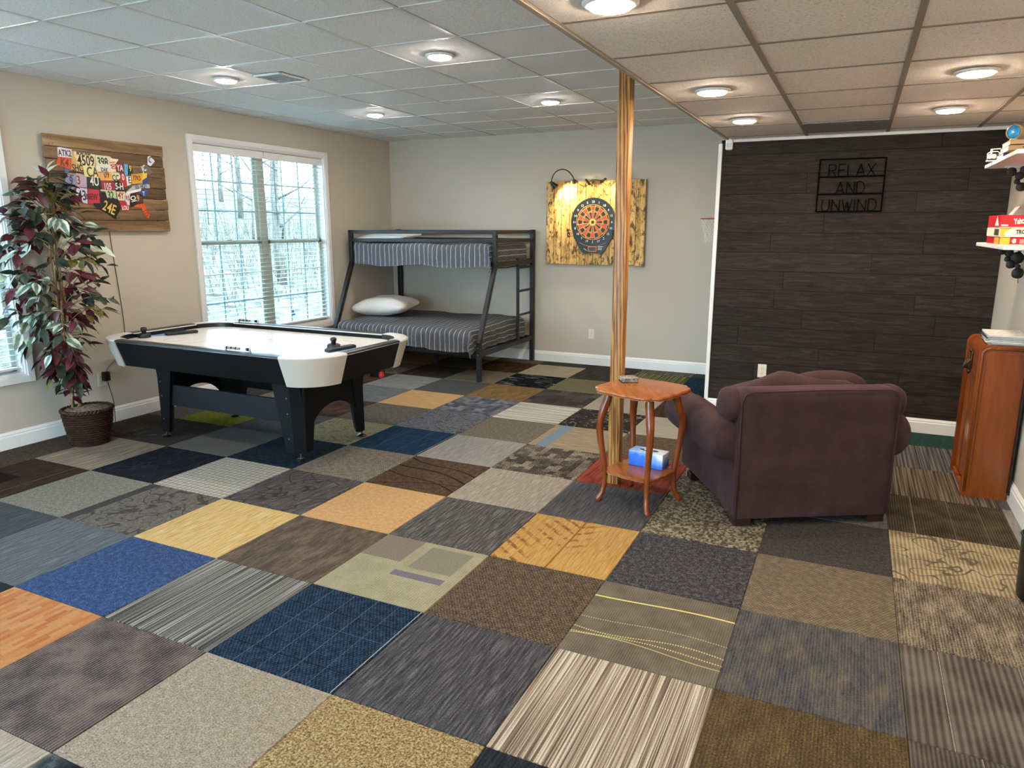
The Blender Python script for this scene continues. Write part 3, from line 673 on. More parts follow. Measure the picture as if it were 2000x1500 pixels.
# ------------------------------------------------------------------ air hockey table
def hockey():
    t = thing('air_hockey_table', 'black and silver air hockey table with a glossy white playing surface before the window', 'game table', (-.733, 2.31, 0), radians(-.8))
    A, B, R = 1.088, .602, .30
    silver = plain('silver_plastic', '#cbc2b6', .35, .3); silver2 = plain('silver_top', '#d3d0ca', .35, .2)
    black = NT('black_laminate', .5, 0, .2); black.col(rgb('#090a0c')); black = black.m
    railm = NT('rail_vinyl', .35, 0, .5); railm.col(rgb('#1c1d20')); railm = railm.m
    navy = plain('dark_laminate', '#0b0d12', .55, 0, .3)
    prof = [(0, .775), (-.065, .585), (-.10, .585), (-.10, .775)]
    rail = [(0, .772), (.004, .776), (0, .784), (-.02, .788), (-.06, .787), (-.075, .782), (-.075, .765), (-.04, .76)]
    def sweep(path, pr):
        m = MB(); rings = []
        for (px_, py_, nx, ny) in path: rings.append([m.bm.verts.new((px_ + nx * d, py_ + ny * d, z)) for d, z in pr])
        for a, b in zip(rings, rings[1:]):
            k = len(pr)
            for i in range(k): m.bm.faces.new((a[i], a[(i + 1) % k], b[(i + 1) % k], b[i]))
        m.bm.faces.new(rings[0][::-1]); m.bm.faces.new(rings[-1]); return m
    sides = [((-A + R, -B, 0, -1), (A - R, -B, 0, -1)), ((A, -B + R, 1, 0), (A, B - R, 1, 0)), ((A - R, B, 0, 1), (-A + R, B, 0, 1)), ((-A, B - R, -1, 0), (-A, -B + R, -1, 0))]
    strip = [(.003, .768), (.006, .7705), (.003, .774), (-.004, .774), (-.004, .768)]
    for s in sides:
        a = sweep(s, prof).build('apron', black, t)
        sweep(s, rail).build('rail', railm, t); sweep(s, [(-.07, .746), (-.07, .781), (-.085, .782), (-.094, .778), (-.096, .746)]).build('inner_wall', silver2, t); sweep(s, strip).build('edge_strip', M_CHROME, t)
    for cx, cy, a0 in ((A - R, -B + R, -90), (A - R, B - R, 0), (-A + R, B - R, 90), (-A + R, -B + R, 180)):
        pth = []
        for k in range(15):
            a = radians(a0 + 90 * k / 14); pth.append((cx + R * cos(a), cy + R * sin(a), cos(a), sin(a)))
        sweep(pth, [(.006, .768), (-.055, .578), (-.10, .578), (-.10, .74), (-.02, .768)]).build('corner_cap', silver, t, smooth=40)
        sweep(pth, [(.006, .768), (.009, .776), (.004, .785), (-.03, .789), (-.085, .786), (-.096, .778), (-.097, .746), (-.05, .76)]).build('corner_rail', silver2, t, smooth=40)
        q = [(cx + (R - .1) * cos(radians(a0 + 90 * k / 12)), cy + (R - .1) * sin(radians(a0 + 90 * k / 12)), cos(radians(a0 + 90 * k / 12)), sin(radians(a0 + 90 * k / 12))) for k in range(13)]
        sweep(q, [(.006, .746), (.006, .783), (-.006, .783), (-.006, .746)]).build('corner_liner', M_BLK, t, smooth=40)
    def rr(a, b, r, n=8):
        P = []
        for cx, cy, a0 in ((a - r, -b + r, -90), (a - r, b - r, 0), (-a + r, b - r, 90), (-a + r, -b + r, 180)):
            for k in range(n + 1): P.append((cx + r * cos(radians(a0 + 90 * k / n)), cy + r * sin(radians(a0 + 90 * k / n))))
        return P
    pf = NT('playfield_white', .24, 0, .32); f = pf.vor(pf.obj(), 42); pf.col(pf.ramp(f, [(.04, rgb('#9aa6ad')), (.07, rgb('#e3e1dc'))])); pf = pf.m
    MB().prism(rr(A - .09, B - .09, .21), .73, .748, lambda u, v, d: (u, v, d)).build('playing_surface', pf, t)
    MB().prism(rr(A - .14, B - .14, .2), .60, .729, lambda u, v, d: (u, v, d)).build('underside', M_BLK, t)
    red = plain('marking_red', '#b5685f', .3); blu = plain('marking_blue', '#6f9fc4', .3)
    for x, y, r_, m_ in ((0, 0, .11, blu), (-.62, -.22, .085, red), (-.62, .22, .085, red), (.62, -.22, .085, red), (.62, .22, .085, red)):
        MB().tube([(x + r_ * cos(2 * pi * k / 32), y + r_ * sin(2 * pi * k / 32), .7478) for k in range(32)], .0016, 5, True).build('face_off_circle', m_, t)
    MB().lathe([(.05, .7475), (.05, .7487)], seg=24).build('centre_spot', blu, t)
    for x in (-.36, 0, .36): MB().b2(x - .003, x + .003, -B + .1, B - .1, .7475, .7486).build('field_line', red if x == 0 else blu, t)
    for s_ in (-1, 1):      # half-moon in front of each goal, goal mouth in the end rail
        MB().prism([(s_ * (A - .105), -.17)] + [(s_ * (A - .105 - .16 * sin(pi * k / 12)), -.17 * cos(pi * k / 12)) for k in range(1, 12)] + [(s_ * (A - .105), .17)], .7475, .7488, lambda u, v, d: (u, v, d)).build('goal_crease', blu, t)
        MB().b2(s_ * (A - .105), s_ * (A - .085), -.16, .16, .748, .772).build('goal_mouth', M_BLK, t)
    # legs: chamfered tapered corner posts, arched end panels, long side stretchers
    for sx in (-1, 1):
        for sy in (-1, 1):
            m = MB(); X0, Y0 = sx * .725, sy * .39
            def plan(wx, wy, ch): return [(X0, Y0 - sy * wy), (X0, Y0 - sy * ch), (X0 - sx * ch, Y0), (X0 - sx * wx, Y0), (X0 - sx * wx, Y0 - sy * .03), (X0 - sx * .03, Y0 - sy * wy)]
            top, bot = plan(.235, .20, .075), plan(.125, .125, .055)
            va = [m.bm.verts.new((x, y, .60)) for x, y in top]; vb = [m.bm.verts.new((x - sx * .008, y - sy * .008, .055)) for x, y in bot]
            for i in range(6): m.bm.faces.new((va[i], va[(i + 1) % 6], vb[(i + 1) % 6], vb[i]))
            m.bm.faces.new(va); m.bm.faces.new(vb[::-1])
            leg = m.build('leg', black, t)
            fx, fy = X0 - sx * .05, Y0 - sy * .05
            MB().lathe([(.008, .055), (.008, .022), (.014, .02), (.014, .016)][::-1], (fx, fy, 0), 10).build('leveler_stem', M_CHROME, leg)
            MB().lathe([(.036, .001), (.037, .006), (.030, .013), (.012, .018)], (fx, fy, 0), 20).build('leveler_foot', M_BLK, leg, smooth=50)
            for z in (.45, .34, .16): MB().lathe([(.006, 0), (.006, .003)], (X0 - sx * .10, Y0 + sy * .0, z), 8, 'Y').build('bolt', M_GREYM, leg)
        W = .36; arch = [(-W, .60), (W, .60), (W - .07, .10)] + [((W - .09) * cos(pi * k / 16), .13 + .225 * sin(pi * k / 16)) for k in range(17)] + [(-W + .07, .10)]
        MB().prism(arch, sx * .690, sx * .712, lambda u, v, d: (d, u, v)).build('end_panel', black, t)
        MB().prism([(-.66, .27), (.66, .27), (.66, .43), (-.66, .43)], sx * .345, sx * .365, lambda u, v, d: (u, d, v)).build('stretcher', navy, t)
    sg = MB().b2(-.40, .45, .1, .3, .47, .6, .01).build('blower_housing', M_BLK, t)
    br = MB().b2(A - .16, A - .06, .14, .20, .53, .585, .008).build('puck_return', M_BLK, t)
    MB().lathe([(.022, 0), (.024, .012), (.016, .022)], (A - .07, .15, .553), 14, 'X').build('return_button', plain('button_red', '#c22a33', .35), br)
    b = MB().b2(A - .012, A - .006, .34, .345, .7, .71)
    nb = MB(); nb.prism([(.19, .70), (.255, .70), (.255, .735), (.19, .735)], 0, .0015, lambda u, v, d: (A - .014 - (.775 - v) * .34 + .006 + d, u, v)); nb.build('name_badge', plain('badge_grey', '#74757a', .5), t, smooth=0)
    # bead scorers on both long rails
    for sy, x in ((-1, .39), (1, -.66)):
        s = MB().tube([(x - .11, sy * (B - .045), .803), (x + .11, sy * (B - .045), .803)], .0025, 6)
        for e in (-.11, .11): s.b2(x + e - .006, x + e + .006, sy * (B - .045) - .006, sy * (B - .045) + .006, .785, .811, .002)
        s = s.build('score_counter', M_CHROME, t)
        for k in range(9):
            xx = x - .095 + k * .0135
            MB().lathe([(.0035, -.0055), (.0095, -.004), (.0105, 0), (.0095, .004), (.0035, .0055)], (xx, sy * (B - .045), .803), 10, 'X').build('score_bead', plain('bead_tan', '#a08e7c', .4) if k % 3 else M_BLK, s, smooth=40)
        MB().lathe([(.0035, -.01), (.011, -.009), (.011, .009), (.0035, .01)], (x + .09, sy * (B - .045), .803), 10, 'X').build('score_slider', M_BLK, s)
    return t
TBL = hockey()
def mallet(x, y, lab):
    t = thing('hockey_mallet', lab, 'mallet', (x, y, .7495), group='air hockey mallets')
    MB().lathe([(.046, 0), (.048, .006), (.047, .026), (.040, .032), (.034, .026), (.018, .024)], seg=28).build('mallet_base', M_BLK, t, smooth=50)
    MB().lathe([(.018, .022), (.017, .05), (.022, .058), (.0235, .068), (.019, .077), (.008, .081)], seg=22).build('mallet_knob', M_BLK, t, smooth=50)
mallet(-1.665, 2.07, 'black air hockey mallet in the left corner of the playing surface')
mallet(.015, 2.28, 'black air hockey mallet beside the bar at the right end of the playing surface')
def goalbar(a, b, lab):
    a, b = Vector(a), Vector(b); c = (a + b) / 2; L = (b - a).length; ang = math.atan2(b.y - a.y, b.x - a.x)
    t = thing('goal_cover', lab, 'goal bar', (c.x, c.y, .7495), ang, 'black goal covers on the playing surface')
    MB().b2(-L / 2, L / 2, -.026, .026, 0, .022, .006).build('cover_body', M_BLK, t)
    m = MB()
    for k in range(12): m.box((-L / 2 + L * (k + 1) / 13, 0, .0225), (.006, .036, .004), Matrix.Rotation(.5, 3, 'Z'))
    m.build('grip_ribs', plain('rubber_grey', '#2b2c2f', .6), t)
goalbar((-1.60, 2.21, 0), (-1.51, 2.44, 0), 'long black goal bar lying at the left end of the playing surface')
goalbar((.075, 2.13, 0), (.115, 2.38, 0), 'black ribbed goal bar lying at the right end of the playing surface')

# ------------------------------------------------------------------ bunk bed
def stripes_mat(name, base, line):
    n = NT(name, .9, 0, .15); X, Y, _ = n.xyz(n.uv())
    w_ = n.ma('ADD', X, n.ma('MULTIPLY', n.noise(n.obj(), 14, 2), .012))
    f = n.ma('ABSOLUTE', n.ma('SUBTRACT', n.ma('FRACT', n.ma('MULTIPLY', w_, 1 / .058)), .5))
    k = n.step(f, .066, .045); sh = n.noise(n.map(n.uv(), (1, .1, 1)), 300, 2)
    b = n.ramp(sh, [(.35, rgb(base, .82)), (.65, rgb(base, 1.15))])
    n.col(n.mix(k, b, rgb(line))); n.bump(n.noise(n.obj(), 30, 3), .006, .5); return n.m
M_COMF = stripes_mat('striped_comforter', '#74767d', '#e2e2e0')
def drape(x0, x1, y0, y1, top, dL, dR, dF, dB, r=.05, step=.03, seed=0., puff=.018, wr=.012):
    """comforter over a box: unrolled grid, rounded edges, hanging sides; uv = unrolled metres"""
    m = MB(); uvl = m.bm.loops.layers.uv.new('UVMap')
    ns = int((x1 - x0 + dL + dR) / step) + 1; nt_ = int((y1 - y0 + dF + dB) / step) + 1
    def edge(s, a, b):
        """returns position along the axis and drop for an unrolled coordinate"""
        for sg, e, o in ((-1, a, a - s), (1, b, s - b)):
            if o > 0:
                q = o / r
                if q < pi / 2: return e + sg * r * sin(q), r * (1 - cos(q)), o
                return e + sg * r, r + (o - r * pi / 2), o
        return s, 0., 0.
    V = []
    for i in range(ns + 1):
        row = []
        for j in range(nt_ + 1):
            s = x0 - dL + (x1 - x0 + dL + dR) * i / ns; t = y0 - dF + (y1 - y0 + dF + dB) * j / nt_
            x, hs, os_ = edge(s, x0, x1); y, ht, ot = edge(t, y0, y1)
            d = max(hs, ht) + .30 * min(hs, ht); fl_ = min(hs, ht)
            x += .10 * fl_ * (1 if s > x1 else -1 if s < x0 else 0); y += .28 * fl_ * (1 if t > y1 else -1 if t < y0 else 0)
            nz = noise.noise(Vector((s * 2.3 + seed, t * 2.3, seed))) + .5 * noise.noise(Vector((s * 6 + seed, t * 6, seed)))
            z = top - d + puff * nz * (1 if d < .05 else .4)
            k = min(1, d / .12)
            w1 = sin(s * 26 + 2.2 * noise.noise(Vector((s * 3, seed, 1)))) + .8 * noise.noise(Vector((s * 9, t * 5, seed)))
            w2 = sin(t * 24 + 2.2 * noise.noise(Vector((t * 3, seed, 2)))) + .8 * noise.noise(Vector((s * 5, t * 9, seed)))
            if ht > 0 and t < y0: y -= wr * k * w1
            if ht > 0 and t > y1: y += 0
            if hs > 0: x += (wr * k * w2) * (1 if s > x1 else .3)
            if ht > .1: z += .012 * sin(s * 7 + seed)
            row.append((m.bm.verts.new((x, y, z)), (s, t)))
        V.append(row)
    for i in range(ns):
        for j in range(nt_):
            q = [V[i][j], V[i + 1][j], V[i + 1][j + 1], V[i][j + 1]]
            f = m.bm.faces.new([v for v, _ in q])
            for lp, (_, uv) in zip(f.loops, q): lp[uvl].uv = uv
    bmesh.ops.solidify(m.bm, geom=m.bm.faces[:], thickness=-.012)
    return m
BX0, BX1, BYB, BYT, BYF = -2.045, -.165, 6.188, 5.2, 4.812
def bunk():
    t = thing('bunk_bed', 'black metal bunk bed, twin over full, in the far corner beside the window', 'bed', ((BX0 + BX1) / 2, 5.5, 0))
    ox, oy = (BX0 + BX1) / 2, 5.5
    L = lambda x, y, z: (x - ox, y - oy, z)
    MW = .05
    def B(n, a, b, w=.04, h=.04, up=(0, 0, 1)): return MB().bar(L(*a), L(*b), w, h, up, .004).build(n, M_BLACK, t)
    for x in (BX0, BX1):
        B('rear_post', (x, BYB, 0), (x, BYB, 1.565), MW, MW, (1, 0, 0))
        m = MB(); m.bar(L(x, BYT, 1.17), L(x, BYT, 1.562), MW, .045, (1, 0, 0), .004)
        m.bar(L(x, BYT - .0, 1.20), L(x, BYF, .40), MW, .045, (1, 0, 0), .004); m.bar(L(x, BYF, 0), L(x, BYF, .42), MW, .045, (1, 0, 0), .004)
        m.build('front_leg', M_BLACK, t)
        for z in (1.54, 1.448): B('end_rail', (x, BYT + .02, z), (x, BYB - .02, z), .03, .036)
        B('end_rail', (x, BYT + .02, 1.205), (x, BYB - .02, 1.205), .03, .05)
        B('end_rail', (x, BYF + .02, .285), (x, BYB - .02, .285), .03, .05)
    for y in (BYT, BYB):
        for z in (1.54, 1.448): B('guard_rail', (BX0 + .02, y, z), (BX1 - .02, y, z), .03, .04)
        B('side_rail', (BX0 + .02, y, 1.205), (BX1 - .02, y, 1.205), .03, .05)
    for y in (BYF + .04, BYB): B('side_rail', (BX0 + .02, y, .285), (BX1 - .02, y, .285), .03, .05)
    for q in range(9):
        x = BX0 + .15 + q * .197
        B('bed_slat', (x, BYT + .015, 1.20), (x, BYB - .015, 1.20), .05, .015); B('bed_slat', (x, BYF + .015, .275), (x, BYB - .015, .275), .05, .015)
    # ladder on the right end, between the rear post and a rail of its own
    B('ladder_rail', (BX1 + .005, 5.765, .27), (BX1 + .005, 5.765, 1.25), .03, .03, (1, 0, 0))
    for z in (.60, .875, 1.14): B('ladder_rung', (BX1 + .005, 5.775, z), (BX1 + .005, BYB - .02, z), .025, .025)
    # centre legs under the lower bed
    for y in (5.5,): B('centre_leg', (-1.1, y, 0), (-1.1, y, .27), .03, .03, (1, 0, 0))
    for x in (BX0, BX1):
        for a in ((x + .0, BYF - .026, .36), (x, BYF - .026, .29)): MB().lathe([(.008, 0), (.008, .006)], L(*a), 8, 'Y').build('bolt', M_GREYM, t)
bunk()
M_SHEET = plain('mattress_white', '#d9d4cc', .8)
def mattress(x0, x1, y0, y1, z0, z1, lab):
    t = MB().b2(x0, x1, y0, y1, z0, z1, .04, 3).build('mattress', M_SHEET, smooth=50); tag(t, lab, 'mattress')
mattress(BX0 + .03, BX1 - .10, BYT + .035, BYB - .06, 1.212, 1.38, 'twin mattress on the upper bunk under the striped comforter')
mattress(BX0 + .03, BX1 - .17, BYF + .07, BYB - .06, .30, .50, 'full size mattress on the lower bunk under the striped comforter')
c1 = drape(BX0 + .07, BX1 - .085, BYT - .012, BYB - .1, 1.415, 0, .29, .27, 0, .045, seed=3.1)
tag(c1.build('comforter', M_COMF, smooth=180), 'grey and white striped comforter hanging over the edge of the upper bunk', 'comforter')
c2 = drape(BX0 + .08, BX1 - .142, BYF + .028, BYB - .06, .545, 0, .27, .27, 0, .07, seed=8.4, wr=.016, puff=.024)
tag(c2.build('comforter', M_COMF, smooth=180), 'grey and white striped comforter draped over the wide lower bunk', 'comforter')
def pillow(c, d, rz, lab, seed):
    def fn(q):
        k = 1 - .0 * abs(q.x); wv = noise.noise(Vector((q.x * 9 + seed, q.y * 9, seed))) * .010
        kx, ky = q.x / d[0], q.y / d[1]; g_ = 1 + .10 * (abs(kx) * abs(ky)) ** 2 - .07 * (1 - abs(kx * ky)) * max(abs(kx), abs(ky)) ** 4
        return Vector((q.x * g_, q.y * g_, q.z * (1 - .45 * (kx * ky) ** 2) * (1 - .15 * kx * kx) + wv))
    t = MB().puff((0, 0, 0), d, .30, 44, 20, fn=fn).build('pillow', plain('pillow_white', '#e3dfda', .85), None, c, smooth=180)
    t.rotation_euler = (0.06, -.05, rz); tag(t, lab, 'pillow')
pillow((-1.80, 5.50, .668), (.345, .25, .115), .12, 'plump white pillow at the window end of the lower bunk', 2.)
pillow((-1.68, 5.45, 1.482), (.33, .22, .056), .05, 'white pillow behind the guard rail of the upper bunk', 5.)
# ------------------------------------------------------------------ wooden post
M_POST = None
def postmat():
    n = NT('pine_post', .42, 0, .45); v = n.obj()
    g = n.wave(n.map(v, (1, 1, .035), (.3, .1, 0)), 30, 7, 4, 2.2, 'DIAGONAL')
    f = n.noise(n.map(v, (1, 1, .03)), 90, 3)
    q = n.ma('ADD', n.ma('MULTIPLY', g, .72), n.ma('MULTIPLY', f, .28))
    n.col(n.ramp(q, [(.15, rgb('#6a401e')), (.4, rgb('#935f2b')), (.62, rgb('#ab7638')), (.88, rgb('#bd8c4e'))]))
    n.bump(q, .0015, .35); return n.m
pt = MB().box((0, 0, ZU / 2), (.075, .075, ZU), None, .006, 2).build('support_post', postmat(), None, (2.044, 2.470, 0), smooth=40)
tag(pt, 'golden pine support post standing between the hockey table side and the purple chair', 'post')

# ------------------------------------------------------------------ artificial tree in a woven basket
PX, PY = -1.80, 1.625
def tree():
    t = thing('potted_tree', 'artificial ficus with burgundy and green leaves in a brown wicker basket by the left wall', 'plant', (PX, PY, 0))
    wk = NT('wicker', .55, 0, .4); X, Y, Z = wk.xyz(wk.obj())
    f = wk.noise(wk.obj(), 60, 3); wk.col(wk.ramp(f, [(.3, rgb('#1d0e08')), (.55, rgb('#351c11')), (.75, rgb('#54311e'))])); wk = wk.m
    m = MB(); rows = 15; seg = 120; H = .262; R = []
    prof = lambda h: .126 + .044 * (h / H) ** .8
    for i in range(rows * 3 + 1):
        h = H * i / (rows * 3); r0 = prof(h); row = i // 3; ph = i % 3; ring = []
        for k in range(seg):
            a = 2 * pi * k / seg
            bulge = (.006 if ph else .0) * (1 + .55 * math.tanh(2.5 * sin(20 * a + pi * (row % 2)))) if ph else -.005
            ring.append(m.bm.verts.new(((r0 + bulge) * cos(a), (r0 + bulge) * sin(a), h)))
        R.append(ring)
    R.append([m.bm.verts.new((.155 * cos(2 * pi * k / seg), .155 * sin(2 * pi * k / seg), H)) for k in range(seg)])
    R.append([m.bm.verts.new((.15 * cos(2 * pi * k / seg), .15 * sin(2 * pi * k / seg), H - .04)) for k in range(seg)])
    for a, b in zip(R, R[1:]):
        for k in range(seg): m.bm.faces.new((a[k], a[(k + 1) % seg], b[(k + 1) % seg], b[k]))
    m.bm.faces.new(R[0][::-1]); m.build('basket', wk, t, smooth=35)
    m = MB()
    for s in (0, 1):        # braided rim
        m.tube([((.166 + .008 * cos(20 * a + pi * s)) * cos(a), (.166 + .008 * cos(20 * a + pi * s)) * sin(a), H + .008 * sin(20 * a + pi * s)) for a in [2 * pi * k / 160 for k in range(160)]], .0085, 6, True)
    m.build('basket_rim', wk, t, smooth=60)
    so = NT('moss', .95, 0, .05); so.col(so.ramp(so.noise(so.obj(), 90, 4), [(.3, rgb('#3f382e')), (.6, rgb('#857868'))]))
    m = MB(); N = 26; g = []
    for i in range(N + 1):
        row = []
        for k in range(40):
            r = .158 * i / N; a = 2 * pi * k / 40
            z = H + .012 * noise.noise(Vector((r * cos(a) * 40, r * sin(a) * 40, 3))) + .022 * (1 - (i / N) ** 2)
            row.append(m.bm.verts.new((r * cos(a), r * sin(a), z)))
        g.append(row)
    for a, b in zip(g, g[1:]):
        for k in range(40):
            try: m.bm.faces.new((a[k], a[(k + 1) % 40], b[(k + 1) % 40], b[k]))
            except ValueError: pass
    mo = m.build('moss', so.m, t, smooth=180); mo['kind'] = 'stuff'
    bk = NT('bark', .8, 0, .2); bk.col(bk.ramp(bk.noise(bk.map(bk.obj(), (1, 1, .3)), 45, 4), [(.3, rgb('#4d3a28')), (.5, rgb('#8a6c4a')), (.7, rgb('#b39a76'))])); bk = bk.m
    rr = random.Random(11)
    stems = []
    for q in range(4):
        P = []
        for i in range(26):
            h = i / 25; a = q * pi / 2 + h * 5.5; r = .030 * (1 - .5 * h) + .006 * sin(h * 9 + q)
            P.append((r * cos(a) - .085 + .02 * h - .05 * sin(h * 2.2) * .5, r * sin(a) - .02 - .02 * h, .265 + h * (1.35 + .08 * q)))
        stems.append(P); MB().tube(P, [.0125 * (1 - .55 * i / 25) for i in range(26)], 7).build('trunk', bk, t, smooth=180)
    # branches and leaf positions
    leaves = []; br = MB()
    prof_r = [(.42, .05), (.50, .10), (.62, .14), (.74, .22), (.86, .32), (.98, .40), (1.12, .42), (1.28, .44), (1.42, .46), (1.55, .38), (1.68, .28), (1.80, .24), (1.94, .17), (2.06, .09)]
    def rad(z):
        for (a, b), (c, d) in zip(prof_r, prof_r[1:]):
            if a <= z <= c: return b + (d - b) * (z - a) / (c - a)
        return .06
    nb = 104
    for b in range(nb):
        z1 = .50 + 1.53 * (b + rr.random()) / nb; a = b * 2.399 + rr.uniform(-.3, .3); r1 = rad(z1) * rr.uniform(.72, 1.12)
        z0 = max(.60, z1 - rr.uniform(.05, .28) + (.20 if z1 < 1. else 0))
        c0 = Vector((-.10 + .02 * z0, -.03, min(z0, 1.62)))
        e = Vector((-.115 + r1 * cos(a), -.03 + r1 * .8 * sin(a), z1 - .05))
        lim = XL + .035 - PX
        e.x = max(e.x, lim)
        mid = (c0 + e) / 2 + Vector((0, 0, .10 + .06 * rr.random()))
        P = [c0 * (1 - s) ** 2 + mid * 2 * s * (1 - s) + e * s * s for s in [k / 6 for k in range(7)]]
        br.tube(P, [.0032 - .0003 * k for k in range(7)], 4)
        n = rr.randint(6, 8); kind = rr.choices([0, 1, 2, 3], [.43, .40, .09, .08])[0]
        for k in range(n):
            s = .35 + .65 * (k + 1) / n; p = c0 * (1 - s) ** 2 + mid * 2 * s * (1 - s) + e * s * s
            d = (e - c0).normalized(); sd = d.cross(Vector((0, 0, 1))).normalized() * (1 if k % 2 else -1)
            dr = (d * .7 + sd * rr.uniform(.3, 1.) + Vector((0, 0, rr.uniform(-1.3, .15)))).normalized()
            q = p + dr * .02
            lm = lim + (.055 if (q.z > 1.42 and q.y > .06) else .01)
            if q.x < lm: q.x = lm
            if q.x + dr.x * .15 < lm: dr.x = abs(dr.x) * .6
            if q.z < .95 and q.x > -.12 and q.y > .0 and q.z > .42: continue
            leaves.append((q, dr, kind if rr.random() < .75 else rr.choice([0, 1, 2]), rr.uniform(.8, 1.25), rr.uniform(-.7, .7)))
    for z, a in ((.33, -.6), (.36, .9), (.40, 2.2), (.42, 3.6), (.38, 4.9), (.45, .2)):   # low shoot leaves
        for k in range(3):
            dr = Vector((cos(a + k * .5), sin(a + k * .5), rr.uniform(-.4, .5))).normalized()
            leaves.append((Vector((-.09 + .03 * cos(a), -.03 + .03 * sin(a), z + .03 * k)), dr, 1 if k < 2 else 0, .95, 0))
    bo = br.build('branches', bk, t, smooth=180); bo['kind'] = 'stuff'
    # leaf mesh: folded blade with a pointed tip, along +x
    m = MB(); L = .112; W = .028
    prof = [(0, .1), (.12, .55), (.32, 1.), (.55, .92), (.8, .45), (1., 0.)]
    c = [m.bm.verts.new((L * s, 0, -.012 * s * s * 1.5)) for s, _ in prof]
    for sg in (-1, 1):
        ed = [m.bm.verts.new((L * s, sg * W * w_, .007 * w_ - .018 * s * s)) for s, w_ in prof[:-1]]
        for i in range(len(ed) - 1): m.bm.faces.new((c[i], c[i + 1], ed[i + 1], ed[i]))
        m.bm.faces.new((c[-2], c[-1], ed[-1]))
    me = m.mesh('leaf', M_WALL, 180)
    def leafmat(nm, a, b, vein=None):
        n = NT(nm, .42, 0, .4); X, Y, Z = n.xyz(n.obj())
        f = n.noise(n.vadd(n.obj(), n.ma('MULTIPLY', n.rnd(), 9)), 30, 2)
        cc = n.ramp(f, [(.35, rgb(a)), (.68, rgb(b))])
        if vein:
            k = n.step(n.ma('ADD', n.ma('ABSOLUTE', Y), n.ma('MULTIPLY', f, .016)), .017, .022); cc = n.mix(k, cc, rgb(vein))
        hv = n.n('HueSaturation'); n.ln(cc, hv.inputs['Color']); n.ln(n.ma('ADD', n.ma('MULTIPLY', n.rnd(), .7), .7), hv.inputs['Value']); n.col(hv.outputs[0]); return n.m
    LM = [leafmat('leaf_green', '#1c241b', '#353f2f'), leafmat('leaf_burgundy', '#2e1016', '#5e202c'), leafmat('leaf_variegated', '#4d6356', '#6d8275', '#b9c4b2'), leafmat('leaf_olive', '#4c4a22', '#7a6f34')]
    eye = Vector((1, -.65, .1)).normalized()
    leaves.sort(key=lambda q: -q[0].dot(eye))
    rest = [MB() for _ in LM]
    for idx, (p, d, k, s, ro) in enumerate(leaves):
        x = d; up = Vector((0, 0, 1)); y = up.cross(x)
        y = y.normalized() if y.length > .05 else Vector((0, 1, 0)); z = x.cross(y)
        M = Matrix((x, y, z)).transposed() @ Matrix.Rotation(ro, 3, 'X')
        M4 = Matrix.Translation(p) @ M.to_4x4() @ Matrix.Scale(s, 4)
        if idx < 300:
            o = link('leaf', me, t); o.matrix_local = M4; slot(o, LM[k])
        else:
            tmp = bmesh.new(); tmp.from_mesh(me); bmesh.ops.transform(tmp, matrix=M4, verts=tmp.verts)
            mm = bpy.data.meshes.new('x'); tmp.to_mesh(mm); tmp.free(); rest[k].bm.from_mesh(mm); bpy.data.meshes.remove(mm)
    jm = MB(); me2 = bpy.data.meshes.new('leaf_cluster')
    for k, r_ in enumerate(rest):
        for f in r_.bm.faces: f.material_index = k
        mm = bpy.data.meshes.new('x'); r_.bm.to_mesh(mm); r_.bm.free(); jm.bm.from_mesh(mm); bpy.data.meshes.remove(mm)
    o = jm.build('leaf_cluster', LM, t, smooth=180); o['kind'] = 'stuff'
tree()

# ------------------------------------------------------------------ outlets, plug, cords, sensor
M_IVORY = plain('ivory_plate', '#ddd3bd', .35)
def outlet(loc, R, lab):
    t = thing('wall_outlet', lab, 'outlet', loc); t.rotation_euler = (0, 0, R)
    MB().box((0, -.003, 0), (.07, .006, .115), None, .002).build('cover_plate', M_IVORY, t)
    for z in (-.022, .022):
        MB().lathe([(.0165, -.0075), (.017, -.006), (.017, -.004)], (0, 0, z), 18, 'Y').build('socket', M_IVORY, t)
        m = MB(); m.box((-.006, -.0078, z + .002), (.0022, .001, .008)); m.box((.006, -.0078, z + .002), (.0022, .001, .007)); m.lathe([(.0024, -.0082), (.0024, -.0072)], (0, 0, z - .008), 8, 'Y')
        m.build('socket_slots', M_BLK, t)
    MB().lathe([(.003, -.0072), (.003, -.005)], (0, 0, 0), 8, 'Y').build('screw', M_GREYM, t)
outlet((XL, 2.03, .375), pi / 2, 'ivory outlet on the left wall behind the hockey table with a black adapter in it')
outlet((.573, YB, .368), 0, 'ivory outlet low on the back wall below the dartboard panel')
outlet((2.67, YD - .0005, .395), 0, 'ivory outlet on the dark plank wall above the purple chair')
ad = MB().box((XL + .034, 2.05, .40), (.046, .05, .075), None, .006).build('power_adapter', M_BLK, smooth=40); tag(ad, 'black power adapter plugged into the outlet on the left wall', 'adapter')
def wire(pts, r, name, lab, m=M_BLK, n=8):
    P = [Vector(p) for p in pts]; Q = []
    for i in range(len(P) - 1):
        a, b, c, d = P[max(i - 1, 0)], P[i], P[i + 1], P[min(i + 2, len(P) - 1)]
        for k in range(n):
            s = k / n; Q.append(.5 * ((2 * b) + (c - a) * s + (2 * a - 5 * b + 4 * c - d) * s * s + (3 * b - a - 3 * c + d) * s ** 3))
    Q.append(P[-1]); o = MB().tube(Q, r, 6).build(name, m, smooth=180); tag(o, lab, 'cord'); return o
W0 = XL + .006
